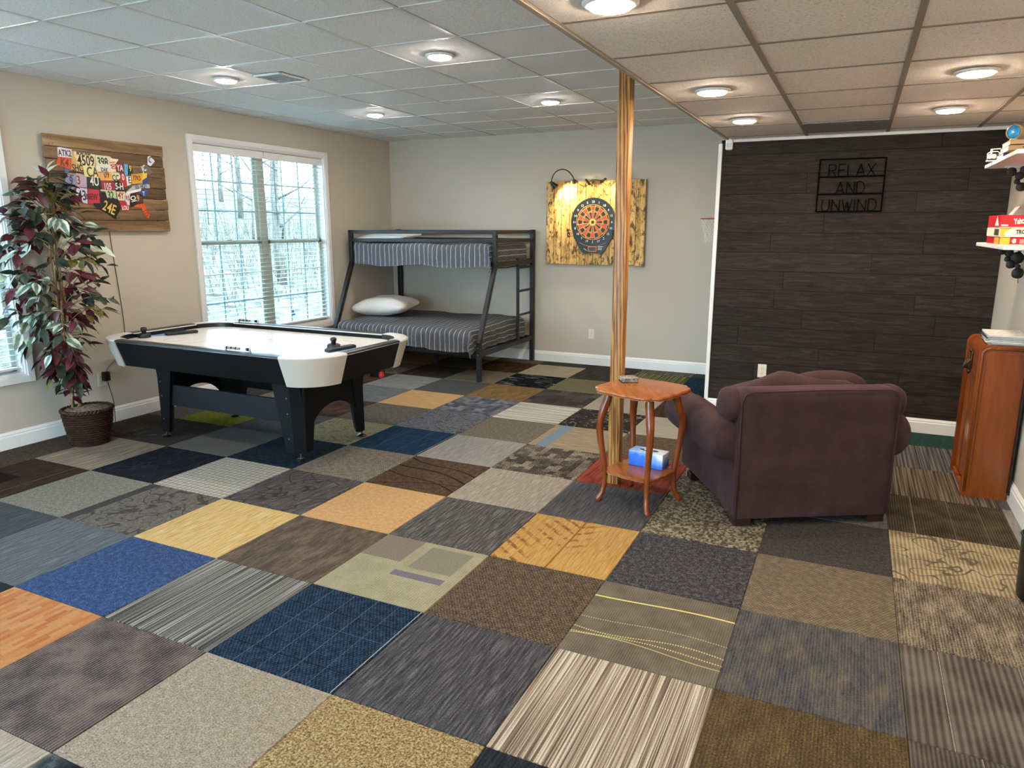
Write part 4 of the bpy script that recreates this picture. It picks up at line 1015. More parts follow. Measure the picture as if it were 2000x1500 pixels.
wire([(W0, 2.25, 1.56), (W0, 2.262, 1.30), (W0, 2.28, .985), (W0, 2.285, .75), (W0, 2.27, .56), (W0 + .01, 2.16, .515), (W0 + .03, 2.07, .46), (W0 + .04, 2.05, .437)], .0025, 'lamp_cord', 'thin black cord running down the left wall from the pallet art to the adapter')
wire([(W0 + .04, 2.05, .362), (W0 + .045, 2.058, .30), (W0 + .04, 2.082, .18), (W0 + .03, 2.085, .06), (W0 + .04, 2.07, .006), (-2.03, 1.93, .004), (-1.86, 1.885, .004), (-1.70, 1.872, .004), (-1.575, 1.875, .004), (-1.56, 1.93, .004), (-1.50, 1.96, .004)], .0032, 'power_cable', 'black power cord from the adapter lying on the carpet to the hockey table leg')
se = thing('motion_sensor', 'small white motion sensor at the top corner of the dark plank wall', 'sensor', (2.288, YD, 2.25))
MB().box((0, -.022, 0), (.058, .044, .085), None, .012, 3).build('housing', M_WHITE, se, smooth=50)
MB().box((0, -.043, -.008), (.040, .006, .036), None, .002).build('sensor_window', plain('sensor_lens', '#c9c6c0', .3), se)
MB().box((0, -.03, .045), (.02, .03, .012), None, .002).build('bracket', M_WHITE, se)

# ------------------------------------------------------------------ pallet art with the licence plate map
PLATES = [
  ([(-0.413, 0.26), (-0.399, 0.264), (-0.303, 0.255), (-0.312, 0.192), (-0.418, 0.194)], '#d9cfd2', [('ATK2', -0.362, 0.221, 0.075, '#33353f', 0)]),
  ([(-0.418, 0.194), (-0.312, 0.192), (-0.327, 0.105), (-0.438, 0.135)], '#c9502c', [('K4', -0.374, 0.153, 0.1, '#6b2418', -10)]),
  ([(-0.305, 0.241), (-0.287, 0.244), (-0.289, 0.205), (-0.276, 0.186), (-0.276, 0.159), (-0.23, 0.142), (-0.237, 0.091), (-0.327, 0.103)], '#c9a56a', [('SHC', -0.277, 0.12, 0.085, '#2c231b', 0)]),
  ([(-0.287, 0.244), (-0.117, 0.234), (-0.129, 0.149), (-0.229, 0.146), (-0.276, 0.159), (-0.276, 0.186), (-0.289, 0.205)], '#e3cf9f', [('4509', -0.2, 0.178, 0.125, '#1f1d1b', 0), ('MONTANA', -0.213, 0.231, 0.04, '#3a352d', 0)]),
  ([(-0.116, 0.231), (0.003, 0.23), (-0.001, 0.167), (-0.123, 0.168)], '#cfd3ac', [('398', -0.062, 0.179, 0.11, '#2a332c', 0)]),
  ([(-0.123, 0.167), (-0.001, 0.166), (-0.006, 0.108), (-0.109, 0.104), (-0.125, 0.126)], '#dcd6c0', [('DAK', -0.054, 0.122, 0.05, '#4a5a78', 0)]),
  ([(-0.229, 0.145), (-0.13, 0.148), (-0.125, 0.125), (-0.112, 0.105), (-0.117, 0.059), (-0.227, 0.063)], '#e0d597', [('CA', -0.158, 0.096, 0.125, '#46401f', 0)]),
  ([(-0.368, 0.082), (-0.298, 0.074), (-0.301, -0.022), (-0.34, -0.054), (-0.389, 0.01)], '#8a90ae', [('9', -0.339, 0.021, 0.1, '#2d3048', 0)]),
  ([(-0.296, 0.084), (-0.244, 0.076), (-0.212, 0.061), (-0.22, -0.022), (-0.299, -0.017)], '#b9a4b4', [('3', -0.28, 0.029, 0.11, '#7d3b22', 0)]),
  ([(-0.21, 0.06), (-0.1, 0.057), (-0.106, -0.026), (-0.218, -0.022)], '#22312a', [('4U', -0.149, 0.027, 0.11, '#e6e4d9', 0)]),
  ([(-0.111, 0.098), (0.001, 0.108), (0.008, 0.078), (0.009, 0.045), (-0.096, 0.04), (-0.099, 0.058), (-0.116, 0.06)], '#e0a95e', [('09', -0.041, 0.085, 0.085, '#6b4a1f', 0)]),
  ([(-0.096, 0.034), (0.01, 0.041), (0.024, 0.026), (0.021, -0.03), (-0.099, -0.026)], '#8f2f3a', [('105', -0.044, -0.005, 0.085, '#e5c9c6', 0)]),
  ([(-0.3, -0.022), (-0.217, -0.028), (-0.228, -0.143), (-0.267, -0.135), (-0.327, -0.114)], '#cdc3dc', [('43', -0.265, -0.084, 0.125, '#22262c', 0)]),
  ([(-0.213, -0.028), (-0.12, -0.033), (-0.124, -0.135), (-0.223, -0.148)], '#b9364a', [('NEW 2', -0.17, -0.09, 0.075, '#5b1822', 0)]),
  ([(-0.379, 0.117), (-0.327, 0.102), (-0.368, 0.082), (-0.389, 0.01), (-0.34, -0.055), (-0.328, -0.114), (-0.374, -0.116), (-0.401, -0.049)], '#5a6494', [('CA', -0.363, -0.07, 0.08, '#d0d4e4', 0)]),
  ([(-0.105, -0.029), (0.025, -0.033), (0.024, -0.093), (-0.056, -0.093), (-0.066, -0.044), (-0.107, -0.041)], '#c3ceA5', [('32', -0.024, -0.073, 0.1, '#2c352c', 0)]),
  ([(-0.112, -0.057), (-0.071, -0.051), (-0.056, -0.098), (0.035, -0.098), (0.05, -0.174), (-0.007, -0.258), (-0.071, -0.215), (-0.121, -0.187), (-0.17, -0.165), (-0.181, -0.137), (-0.124, -0.136)], '#1b1a18', [('24E', -0.05, -0.172, 0.135, '#d9b45a', -24)]),
  ([(0.005, 0.23), (0.022, 0.216), (0.081, 0.214), (0.049, 0.176), (0.044, 0.133), (0.046, 0.114), (-0.004, 0.109), (0.0, 0.168)], '#e8d3b8', [('100', 0.023, 0.165, 0.075, '#b4452e', -80)]),
  ([(0.003, 0.109), (0.073, 0.11), (0.081, 0.073), (0.059, 0.048), (0.01, 0.045)], '#d6d8b6', [('CC', 0.037, 0.066, 0.075, '#40443a', 0)]),
  ([(0.011, 0.04), (0.062, 0.047), (0.094, 0.016), (0.11, -0.026), (0.027, -0.032), (0.025, 0.026)], '#1d2a26', [('5-H', 0.061, 0.0, 0.085, '#e3e0d4', 0)]),
  ([(0.051, 0.186), (0.09, 0.202), (0.12, 0.177), (0.111, 0.106), (0.062, 0.11), (0.048, 0.138)], '#7d2230', [('YA', 0.083, 0.145, 0.08, '#ecdfd6', 0)]),
  ([(0.078, 0.097), (0.126, 0.095), (0.131, 0.004), (0.102, -0.003), (0.08, 0.035)], '#c0303a', [('0', 0.104, 0.075, 0.08, '#efe3df', 0)]),
  ([(0.126, 0.182), (0.16, 0.181), (0.149, 0.093), (0.12, 0.09)], '#5f9fd0', []),
  ([(0.161, 0.169), (0.191, 0.167), (0.201, 0.115), (0.15, 0.095)], '#1f2f28', [('9', 0.177, 0.147, 0.075, '#d9c14a', 0)]),
  ([(0.133, 0.086), (0.178, 0.088), (0.172, 0.025), (0.134, 0.009)], '#e7e4e2', [('E', 0.159, 0.054, 0.085, '#4d4436', 0)]),
  ([(0.183, 0.103), (0.281, 0.119), (0.278, 0.037), (0.179, 0.026)], '#d59a30', [('77K5', 0.229, 0.075, 0.062, '#6b4314', 0)]),
  ([(0.282, 0.12), (0.331, 0.122), (0.325, 0.088), (0.276, 0.06)], '#e3b83a', []),
  ([(0.282, 0.06), (0.337, 0.088), (0.326, 0.037), (0.289, 0.035)], '#2f3f94', []),
  ([(0.121, -0.035), (0.189, 0.015), (0.279, 0.033), (0.342, 0.033), (0.344, 0.001), (0.261, -0.002)], '#aeb0ba', [('101 HOT', 0.26, 0.01, 0.055, '#3d404d', 12)]),
  ([(0.118, -0.037), (0.261, -0.004), (0.253, -0.026), (0.119, -0.058)], '#e8e4df', []),
  ([(0.228, -0.037), (0.341, -0.004), (0.295, -0.068), (0.248, -0.066)], '#3a4a94', [('T', 0.279, -0.049, 0.06, '#e2e4ee', 0)]),
  ([(0.257, 0.142), (0.309, 0.191), (0.343, 0.187), (0.364, 0.16), (0.391, 0.132), (0.351, 0.108), (0.308, 0.126)], '#6b6259', [('JC', 0.305, 0.158, 0.08, '#e7e2d7', 20)]),
  ([(0.353, 0.258), (0.383, 0.268), (0.419, 0.224), (0.372, 0.18), (0.345, 0.192)], '#d9d9dd', [('C', 0.376, 0.235, 0.09, '#3b3f49', -30)]),
  ([(0.032, -0.04), (0.109, -0.036), (0.094, -0.109), (0.035, -0.107)], '#e5d6b4', [('4Y', 0.066, -0.072, 0.085, '#8e2c2a', 0)]),
  ([(0.109, -0.047), (0.152, -0.05), (0.135, -0.143), (0.112, -0.143), (0.1, -0.11)], '#ddd3d4', [('R5', 0.125, -0.089, 0.06, '#a83238', 0)]),
  ([(0.152, -0.05), (0.204, -0.048), (0.198, -0.139), (0.141, -0.16)], '#1c1c1c', [('OI', 0.172, -0.092, 0.085, '#eceae4', -75)]),
  ([(0.206, -0.038), (0.228, -0.039), (0.265, -0.064), (0.27, -0.123), (0.2, -0.136)], '#4a342a', [('9', 0.222, -0.088, 0.085, '#e0a070', 0)]),
  ([(0.044, -0.111), (0.11, -0.119), (0.116, -0.158), (0.134, -0.192), (0.063, -0.184)], '#b92c3e', [('LOU', 0.092, -0.168, 0.055, '#f0d9d9', 0)]),
  ([(0.175, -0.144), (0.269, -0.125), (0.317, -0.219), (0.301, -0.25), (0.264, -0.22), (0.241, -0.162), (0.179, -0.156)], '#d9572f', [('125', 0.284, -0.202, 0.07, '#8f2a1a', -55)]),
]
def pallet_art():
    AY, AZ = 2.295, 1.912
    t = thing('pallet_art', 'wooden pallet board with a map of coloured licence plate pieces on the left wall', 'wall art', (XL, AY, AZ))
    M = wood('pallet_wood', ['#46331f', '#6f5539', '#937453', '#b39670'], 'Y', 7, .8, 12, knots=0, bump=.4, tn=(.55, .6))
    nail = plain('nail_dark', '#2b1d13', .6)
    h = .711 / 8
    for k in range(8):
        z = .355 - h * (k + .5); e0, e1 = rng.uniform(-.006, .006), rng.uniform(-.006, .006)
        p = MB().box((0, 0, 0), (.018, 1.022 + e0, h - .004), None, .0025, 1).build('plank', M, t, (.030 + rng.uniform(-.001, .001), e1, z))
        nm = MB()
        for y in (-.47, -.45, 0.02, .04, .455, .475):
            for dz in (-.022, .02): nm.lathe([(.0035, 0), (.0035, .0006)], (.009, y + rng.uniform(-.01, .01), dz + rng.uniform(-.006, .006)), 6, 'X')
        nm.build('nails', nail, p)
    for y in (-.45, 0, .45): MB().b2(.001, .021, y - .04, y + .04, -.35, .35, .002).build('back_batten', M, t)
    for i, (poly, c, tx) in enumerate(PLATES):
        m = MB(); d = .041 + .0012 * (i % 3)
        m.prism(poly, d, d + .002, lambda u, v, e: (e, u, v))
        o = m.build('plate_piece', plain('plate_%d' % i, c, .35, .0, .5, .12), t)
        for body, y, z, s, cc, r in tx:
            text(body, s * .84, plain('ink_%d' % i, cc, .4), o, T(d + .0022, y, z) @ FACE_X @ Matrix.Rotation(radians(r), 4, 'Z'), sx=.66, bold=.0015)
pallet_art()

# ------------------------------------------------------------------ dartboard panel
def dart_panel():
    cx, cz = .593, 1.638
    t = thing('plank_backdrop', 'scorched vertical plank panel behind the dartboard on the back wall', 'panel', (cx, YB, cz))
    n = NT('scorched_pine', .6, 0, .3); r = n.rnd(); v = n.vadd(n.obj(), n.ma('MULTIPLY', r, 31.))
    g = n.noise(n.map(v, (1, 1, .09)), 22, 4, .6, .5)
    c = n.ramp(g, [(.3, rgb('#a87a3c')), (.5, rgb('#cfa260')), (.7, rgb('#e2bd7d'))])
    b = n.noise(n.map(v, (1, 1, .45)), 26, 4, .7, .6); c = n.mix(n.ma('MULTIPLY', n.step(b, .50, .61), .9), c, rgb('#2e1c0e'))
    b2_ = n.noise(v, 5, 3, .7); c = n.mix(n.ma('MULTIPLY', n.step(b2_, .52, .78), .6), c, rgb('#5d3a18')); n.col(c); n.bump(g, .002, .3); M = n.m
    ws = [.098, .09, .102, .094, .10, .095, .104, .092, .099, .096, .10, .105]; tot = sum(ws); k = 1.172 / tot; x = -.586
    for i, w_ in enumerate(ws):
        w_ *= k; H = .935 + rng.uniform(-.012, .012)
        MB().box((0, 0, 0), (w_ - .0035, .02, H), None, .003, 1).build('plank', M, t, (x + w_ / 2, -.045 + rng.uniform(-.0015, .0015), rng.uniform(-.004, .004))); x += w_
    for z in (-.33, .33): MB().b2(-.56, .56, -.035, -.001, z - .04, z + .04, .002).build('back_batten', M, t)
    # electronic dartboard
    D = YB - .057
    b = thing('dartboard', 'black electronic dartboard with red and black segments on the plank panel', 'dartboard', (.59, D, 1.648))
    body = [(.262 * cos(a), .268 * sin(a)) for a in [radians(-25 + 230 * k / 40) for k in range(41)]] + [(-.225, -.175), (-.128, -.335), (-.105, -.345), (.105, -.345), (.128, -.335), (.225, -.175)]
    m = MB(); m.prism(body, -.030, 0, lambda u, v, d: (u, d, v))
    m.build('body', M_BLK, b)
    f = lambda u, v, d: (u, d, v)
    yel = plain('spider_yellow', '#c9b04c', .4); redm = plain('segment_red', '#c23a36', .55); blk = plain('segment_black', '#1c1c1c', .55); dkb = plain('dart_face', '#17171a', .6)
    Rs = [.021, .038, .112, .124, .175, .192]
    MB().prism([(.2 * cos(2 * pi * k / 48), .2 * sin(2 * pi * k / 48)) for k in range(48)], -.033, -.029, f).build('target_face', dkb, b)
    nums = [20, 1, 18, 4, 13, 6, 10, 15, 2, 17, 3, 19, 7, 16, 8, 11, 14, 9, 12, 5]
    wht = plain('numeral_white', '#e4e2dc', .4)
    for i in range(20):
        a0 = radians(90 - 18 * i - 9 + 1.2); a1 = radians(90 - 18 * i + 9 - 1.2); am = (a0 + a1) / 2
        def cell(r0, r1):
            return [(r0 * cos(a0), r0 * sin(a0)), (r1 * cos(a0), r1 * sin(a0)), (r1 * cos(am), r1 * sin(am)), (r1 * cos(a1), r1 * sin(a1)), (r0 * cos(a1), r0 * sin(a1))]
        q = redm if i % 2 == 0 else blk; q2 = blk if i % 2 == 0 else redm
        for (r0, r1, mm) in ((.040, .110, q), (.1135, .1225, q2), (.126, .173, q), (.1765, .190, q2)):
            MB().prism(cell(r0, r1), -.0365, -.033, f).build('segment', mm, b)
        text(str(nums[i]), .036, wht, b, T(.222 * cos(am), -.0312, .222 * sin(am)) @ FACE_NY, 'numeral')
    m = MB()
    for r_ in (.039, .112, .1242, .1745, .1935): m.tube([(r_ * cos(2 * pi * k / 48), -.0355, r_ * sin(2 * pi * k / 48)) for k in range(48)], .0024, 5, True)
    for i in range(20):
        a = radians(9 + 18 * i); m.tube([(.036 * cos(a), -.0355, .036 * sin(a)), (.194 * cos(a), -.0355, .194 * sin(a))], .002, 5)
    m.build('spider', yel, b)
    MB().lathe([(.036, -.0335), (.036, -.0385), (.022, -.0385)][::-1], seg=24, axis='Y').build('outer_bull', yel, b); MB().lathe([(.018, -.0385), (.018, -.040)], seg=20, axis='Y').build('bullseye', blk, b)
    # score display, trim arcs, keys
    orm = plain('display_orange', '#d07a4c', .4); m = MB()
    for a_, b_, c_, d_ in ((-.052, .052, -.275, -.268), (-.052, .052, -.327, -.320), (-.052, -.044, -.327, -.268), (.044, .052, -.327, -.268)): m.b2(a_, b_, -.034, -.029, c_, d_)
    P = [(.225 * cos(a) * .70, -.0315, -.225 + .0 - .045 * (1 - abs(cos(a)) ** 2)) for a in [radians(180 + 180 * k / 20) for k in range(21)]]
    m.tube(P, .0022, 5); m.build('display_frame', orm, b)
    MB().b2(-.043, .043, -.032, -.029, -.319, -.276).build('display_screen', plain('display_dark', '#3c332c', .25), b)
    for k in range(6): MB().b2(.066 + .017 * (k % 3), .077 + .017 * (k % 3), -.033, -.029, -.305 + .016 * (k // 3), -.298 + .016 * (k // 3)).build('key', wht, b)
    MB().b2(.066, .128, -.0315, -.029, -.272, -.267).build('brand_stripe', wht, b)
    for k in range(3): MB().b2(-.10 + .012 * k, -.093 + .012 * k, -.033, -.029, -.30 - .008 * k, -.292 - .008 * k).build('key', wht, b)
    # darts parked at both sides
    pur = plain('flight_purple', '#4b2a66', .45); nav = plain('flight_black', '#16161d', .45)
    def dart(x, z, mm, lab):
        d = thing('dart', lab, 'dart', (x, D - .012, z), group='darts parked beside the dartboard')
        MB().tube([(0, -.002, 0), (0, -.05, 0)], [.0035, .0032], 8).build('barrel', M_GREYM, d); MB().tube([(0, -.05, 0), (0, -.095, 0)], .0022, 6).build('shaft', M_BLK, d)
        m = MB()
        for a in range(4):
            u = Vector((cos(a * pi / 2 + .6), 0, sin(a * pi / 2 + .6)))
            P = [Vector((0, -.072, 0)), Vector((0, -.080, 0)) + u * .021, Vector((0, -.108, 0)) + u * .021, Vector((0, -.112, 0))]
            m.prism([(p.dot(u), p.y) for p in P], -.0005, .0005, lambda p, q, e: u * p + Vector((0, q, 0)) + Vector((-u.z, 0, u.x)) * e)
        m.build('flight', mm, d)
    for i, (x, z, mm, nm) in enumerate(((.318, 1.56, nav, 'black flighted dart at the left of the dartboard, topmost'), (.330, 1.525, nav, 'black flighted dart at the left of the dartboard, middle'), (.328, 1.49, pur, 'purple flighted dart at the left of the dartboard, lowest'), (.850, 1.55, nav, 'black flighted dart at the right of the dartboard, topmost'), (.853, 1.51, pur, 'purple flighted dart at the right of the dartboard, middle'), (.845, 1.475, pur, 'purple flighted dart at the right of the dartboard, lowest'))):
        dart(x, z, mm, nm)
    # gooseneck lamps on the top edge
    def goose(P, head, aim, lab, power):
        g = thing('gooseneck_lamp', lab, 'lamp', P[0])
        o = Vector(P[0]); Q = [Vector(p) - o for p in P]; R = []
        for i in range(len(Q) - 1):
            a, b_, c_, d_ = Q[max(i - 1, 0)], Q[i], Q[i + 1], Q[min(i + 2, len(Q) - 1)]
            for k in range(8):
                s = k / 8; R.append(.5 * ((2 * b_) + (c_ - a) * s + (2 * a - 5 * b_ + 4 * c_ - d_) * s * s + (3 * b_ - a - 3 * c_ + d_) * s ** 3))
        R.append(Q[-1]); MB().tube(R, .006, 8).build('neck', M_BLK, g, smooth=180)
        MB().box((0, 0, -.02), (.03, .035, .05), None, .004).build('clamp', M_BLK, g)
        e = Q[-1]; ax = Vector(aim).normalized(); q = ax.to_track_quat('Z', 'Y').to_matrix()
        m = MB(); m.lathe([(.010, -.03), (.016, -.02), (.020, 0), (.034, .045), (.036, .055), (.030, .052), (.016, .012)], seg=20)
        bmesh.ops.transform(m.bm, matrix=Matrix.Translation(e) @ q.to_4x4(), verts=m.bm.verts); m.build('lamp_shade', M_BLK, g, smooth=50)
        lm = NT('spot_bulb', .4); lm.b.inputs['Emission Color'].default_value = (1, .90, .55, 1); lm.b.inputs['Emission Strength'].default_value = 4; lm.col(rgb('#ffffff'))
        m = MB(); m.lathe([(.014, .02), (.013, .03), (.004, .035)], seg=14); bmesh.ops.transform(m.bm, matrix=Matrix.Translation(e) @ q.to_4x4(), verts=m.bm.verts); m.build('bulb', lm.m, g)
        ld = bpy.data.lights.new('spot', 'SPOT'); ld.energy = power; ld.color = (1, .86, .45); ld.spot_size = radians(130); ld.spot_blend = .7; ld.shadow_soft_size = .02
        lo = bpy.data.objects.new('lamp_light', ld); COL.objects.link(lo); lo.parent = g; lo.location = e + ax * .06; lo.rotation_euler = ax.to_track_quat('-Z', 'Y').to_euler()
    yf = YB - .09
    goose([(.345, yf + .03, 2.115), (.335, yf + .01, 2.15), (.29, yf - .03, 2.21), (.225, yf - .07, 2.225), (.165, yf - .10, 2.19), (.135, yf - .12, 2.12), (.155, yf - .15, 2.07)], None, (.62, .50, -.72), 'black gooseneck lamp clamped to the top left edge of the dartboard panel', 20)
    goose([(.86, yf + .03, 2.115), (.865, yf + .01, 2.15), (.93, yf - .03, 2.19), (.99, yf - .06, 2.20), (1.0, yf - .12, 2.18), (.96, yf - .16, 2.12)], None, (-.72, .25, -.72), 'black gooseneck lamp on the top of the dartboard panel, hidden by the pine post', 9)
    wire([(.35, yf, 2.125), (.39, yf - .01, 2.10), (.43, yf - .008, 2.06), (.49, yf - .008, 2.035), (.53, yf - .008, 2.06), (.56, yf - .005, 2.10), (.64, yf - .005, 2.105), (.70, yf - .005, 2.08), (.745, yf - .008, 2.045), (.80, yf - .008, 2.045), (.86, yf - .005, 2.10)], .0035, 'lamp_cord', 'thin black cord looping along the top of the dartboard panel')
    for x, z, a, lab in ((.52, 2.085, -.7, 'black cord clip at the panel top above the dartboard, left of two'), (.70, 2.095, .9, 'black cord clip at the panel top above the dartboard, right of two')):
        k = thing('cord_clip', lab, 'clip', (x, yf + .0, z)); k.rotation_euler = (0, a, 0)
        MB().b2(-.011, .011, -.016, .022, -.04, .04, .005).build('clip_body', M_BLK, k); MB().tube([(0, -.02, -.03), (0, -.03, 0), (0, -.02, .03)], .004, 6).build('clip_loop', M_BLK, k)
dart_panel()

# ------------------------------------------------------------------ mini basketball hoop on the closet side
hp = thing('basketball_hoop', 'mini basketball hoop with red rim and white net beside the dark wall corner', 'hoop', (2.07, 5.22, 1.669))
rd = plain('rim_red', '#b5382c', .4); nw = plain('net_white', '#ddd8cc', .8)
MB().tube([(.098 * cos(2 * pi * k / 28), .098 * sin(2 * pi * k / 28), 0) for k in range(28)], .0055, 8, True).build('rim', rd, hp, smooth=180)
m = MB(); m.bar((.09, -.03, 0), (.142, -.045, 0), .008); m.bar((.09, .03, 0), (.142, .045, 0), .008); m.box((.141, 0, -.01), (.006, .10, .05)); m.build('rim_bracket', rd, hp)
MB().b2(.136, .1435, -.16, .16, -.04, .19, .003).build('backboard', M_WHITE, hp)
net = MB(); prf = [(.096, -.004), (.088, -.05), (.074, -.10), (.062, -.145), (.056, -.18), (.062, -.215)]
for k in range(10):
    for sg in (-1, 1):
        P = []
        for i, (r_, z) in enumerate(prf):
            a = 2 * pi * (k + sg * .5 * i) / 10; P.append((r_ * cos(a), r_ * sin(a), z))
        net.tube(P, .0022, 5)
net.build('net', nw, hp)

# ------------------------------------------------------------------ RELAX AND UNWIND sign
SG = [(2.986, 1.712), (3.448, 2.105)]
sgn = thing('wall_sign', 'black wire sign reading RELAX AND UNWIND on the dark plank wall', 'sign', (3.217, YD, 1.9085))
SM = plain('sign_black', '#060505', .9, 0, .05)
W_, H_ = .231, .1965
m = MB()
for z in (-H_, -H_ / 3, H_ / 3, H_): m.b2(-W_, W_, -.018, -.011, z - .005, z + .005)
for x in (-W_, W_): m.b2(x - .005, x + .005, -.018, -.011, -H_ - .004, H_ + .004)
for x in (-W_ + .02, W_ - .02):
    for z in (-H_, H_): m.b2(x - .004, x + .004, -.013, -.0004, z - .004, z + .004)
m.build('sign_frame', SM, sgn)
GL = {'R': [[(0, 0), (0, 1), (.45, 1), (.62, .9), (.65, .75), (.6, .6), (.45, .5), (0, .5)], [(.32, .5), (.68, 0)]], 'E': [[(.6, 1), (0, 1), (0, 0), (.6, 0)], [(0, .5), (.5, .5)]], 'L': [[(0, 1), (0, 0), (.55, 0)]],
      'A': [[(0, 0), (.36, 1), (.72, 0)], [(.09, .25), (.63, .25)]], 'X': [[(0, 0), (.7, 1)], [(0, 1), (.7, 0)]], 'N': [[(0, 0), (0, 1), (.66, 0), (.66, 1)]],
      'D': [[(0, 0), (0, 1), (.32, 1), (.55, .87), (.66, .6), (.66, .4), (.55, .13), (.32, 0), (0, 0)]], 'U': [[(0, 1), (0, .28), (.1, .07), (.32, 0), (.54, .07), (.64, .28), (.64, 1)]],
      'W': [[(0, 1), (.22, 0), (.42, .8), (.62, 0), (.84, 1)]], 'I': [[(0, 0), (0, 1)]]}
WD = {'R': .68, 'E': .6, 'L': .55, 'A': .72, 'X': .7, 'N': .66, 'D': .66, 'U': .64, 'W': .84, 'I': .04}
def word(wd_, z0, width, hh):
    tot = sum(WD[c] for c in wd_); gap = .24; full = tot + gap * (len(wd_) - 1); k = width / full; x = -width / 2
    for c in wd_:
        m = MB()
        for st_ in GL[c]:
            for a, b in zip(st_, st_[1:]): m.bar((x + a[0] * k, -.015, z0 + a[1] * hh), (x + b[0] * k, -.015, z0 + b[1] * hh), .006, .0085, (0, 1, 0))
        m.build('letter', SM, sgn); x += (WD[c] + gap) * k
word('RELAX', H_ / 3 + .004, .325, .088); word('AND', -H_ / 3 + .004, .20, .088); word('UNWIND', -H_ + .004, .385, .088)
# ------------------------------------------------------------------ side table with scalloped top
CH = NT('cherry_wood', .22, 0, .5); g = CH.noise(CH.map(CH.obj(), (1, .12, 1), rot=(0, 0, .6)), 26, 4, .6, .4)
CH.col(CH.ramp(g, [(.25, rgb('#76401c')), (.5, rgb('#8f4f22')), (.75, rgb('#a35f2b'))])); CH = CH.m
CHD = NT('cherry_leg', .25, 0, .5); g = CHD.noise(CHD.map(CHD.obj(), (1, 1, .12)), 30, 4); CHD.col(CHD.ramp(g, [(.3, rgb('#5f2710')), (.7, rgb('#8f4a20'))])); CHD = CHD.m
def side_table():
    a0 = radians(27)
    t = thing('side_table', 'cherry wood side table with curved legs and a scalloped top beside the purple chair', 'table', (2.265, 2.244, 0), a0)
    def outline(R, cut, wv):
        P = []
        for q in range(4):
            a = q * pi / 2; c, s = cos(a), sin(a)
            side = []
            # clipped ogee corner at angle 0, then a serpentine edge to the next corner
            for (u, v) in ((R, -cut), (R + .004, -cut * .5), (R - .008, 0), (R + .004, cut * .5), (R, cut)): side.append((u, v))
            A = Vector((R, cut)); B = Vector((cut, R)); n = Vector((1, 1)).normalized()
            for k in range(1, 16):
                s_ = k / 16; p = A.lerp(B, s_); d = wv * (sin(pi * s_) * .6 + .5 * abs(sin(3 * pi * s_)) - .5)
                side.append(tuple(p + n * d))
            P += [(u * c - v * s, u * s + v * c) for u, v in side]
        return P
    def slab(o, z0, z1, name, par):
        m = MB(); lv = [(.984, z0), (.975, z0 + .004), (1., (z0 + z1) / 2 - .002), (1., (z0 + z1) / 2 + .004), (.985, z1 - .001), (.965, z1)]
        R = [[m.bm.verts.new((x * k, y * k, z)) for x, y in o] for k, z in lv]
        for a, b in zip(R, R[1:]):
            for i in range(len(o)): m.bm.faces.new((a[i], a[(i + 1) % len(o)], b[(i + 1) % len(o)], b[i]))
        m.bm.faces.new(R[0][::-1]); m.bm.faces.new(R[-1]); return m.build(name, CH, par, smooth=40)
    slab(outline(.268, .05, .020), .665, .688, 'tabletop', t)
    slab(outline(.198, .035, .016), .178, .193, 'lower_shelf', t)
    for q in range(4):
        a = q * pi / 2
        prof = [(.190, .667, .023), (.200, .62, .023), (.222, .56, .023), (.240, .50, .021), (.243, .45, .0195), (.236, .38, .018), (.222, .30, .0165), (.210, .22, .0155), (.204, .16, .0145), (.206, .10, .0135), (.218, .05, .0135), (.236, .02, .015), (.244, .006, .016), (.244, .0005, .014)]
        m = MB(); m.tube([(r * cos(a), r * sin(a), z) for r, z, _ in prof], [w * 1.08 for *_, w in prof], 8); m.build('leg', CHD, t, smooth=60)
side_table()
tb = thing('tissue_box', 'blue and white tissue box on the lower shelf of the side table', 'tissue box', (2.295, 2.335, .1935), radians(-8))
n = NT('tissue_print', .4, 0, .5); X, Y, Z = n.xyz(n.obj())
f = n.ma('ADD', n.ma('MULTIPLY', n.noise(n.obj(), 9, 2), .12), n.ma('ADD', Z, n.ma('MULTIPLY', X, .18)))
n.col(n.ramp(f, [(.05, rgb('#1f5cc4')), (.105, rgb('#2f74dc')), (.135, rgb('#8fb2ea')), (.155, rgb('#eceff4'))]))
MB().box((0, 0, .046), (.215, .105, .092), None, .003).build('carton', n.m, tb)
MB().prism([(.06 * cos(2 * pi * k / 24), .022 * sin(2 * pi * k / 24)) for k in range(24)], .0921, .0928, lambda u, v, d: (u, v, d)).build('opening', plain('opening_dark', '#3d4757', .7), tb)
m = MB(); m.puff((0, 0, .093), (.03, .008, .006), .8, 14, 8); m.build('tissue', M_WHITE, tb, smooth=180)
co = thing('coaster_stack', 'small stack of stone coasters on the back of the side table', 'coasters', (2.142, 2.372, .6885), .5)
cm = NT('coaster_stone', .6); cm.col(cm.ramp(cm.noise(cm.obj(), 60, 3), [(.35, rgb('#4d4843')), (.65, rgb('#a59c91'))])); cm = cm.m
for k in range(3): MB().box((.002 * k, -.001 * k, .006 + .0085 * k), (.092, .092, .0075), Matrix.Rotation(.08 * k, 3, 'Z'), .002, 1).build('coaster', cm, co)
MB().box((0, 0, .001), (.1, .1, .002), None, .0005, 1).build('holder', M_BLK, co)

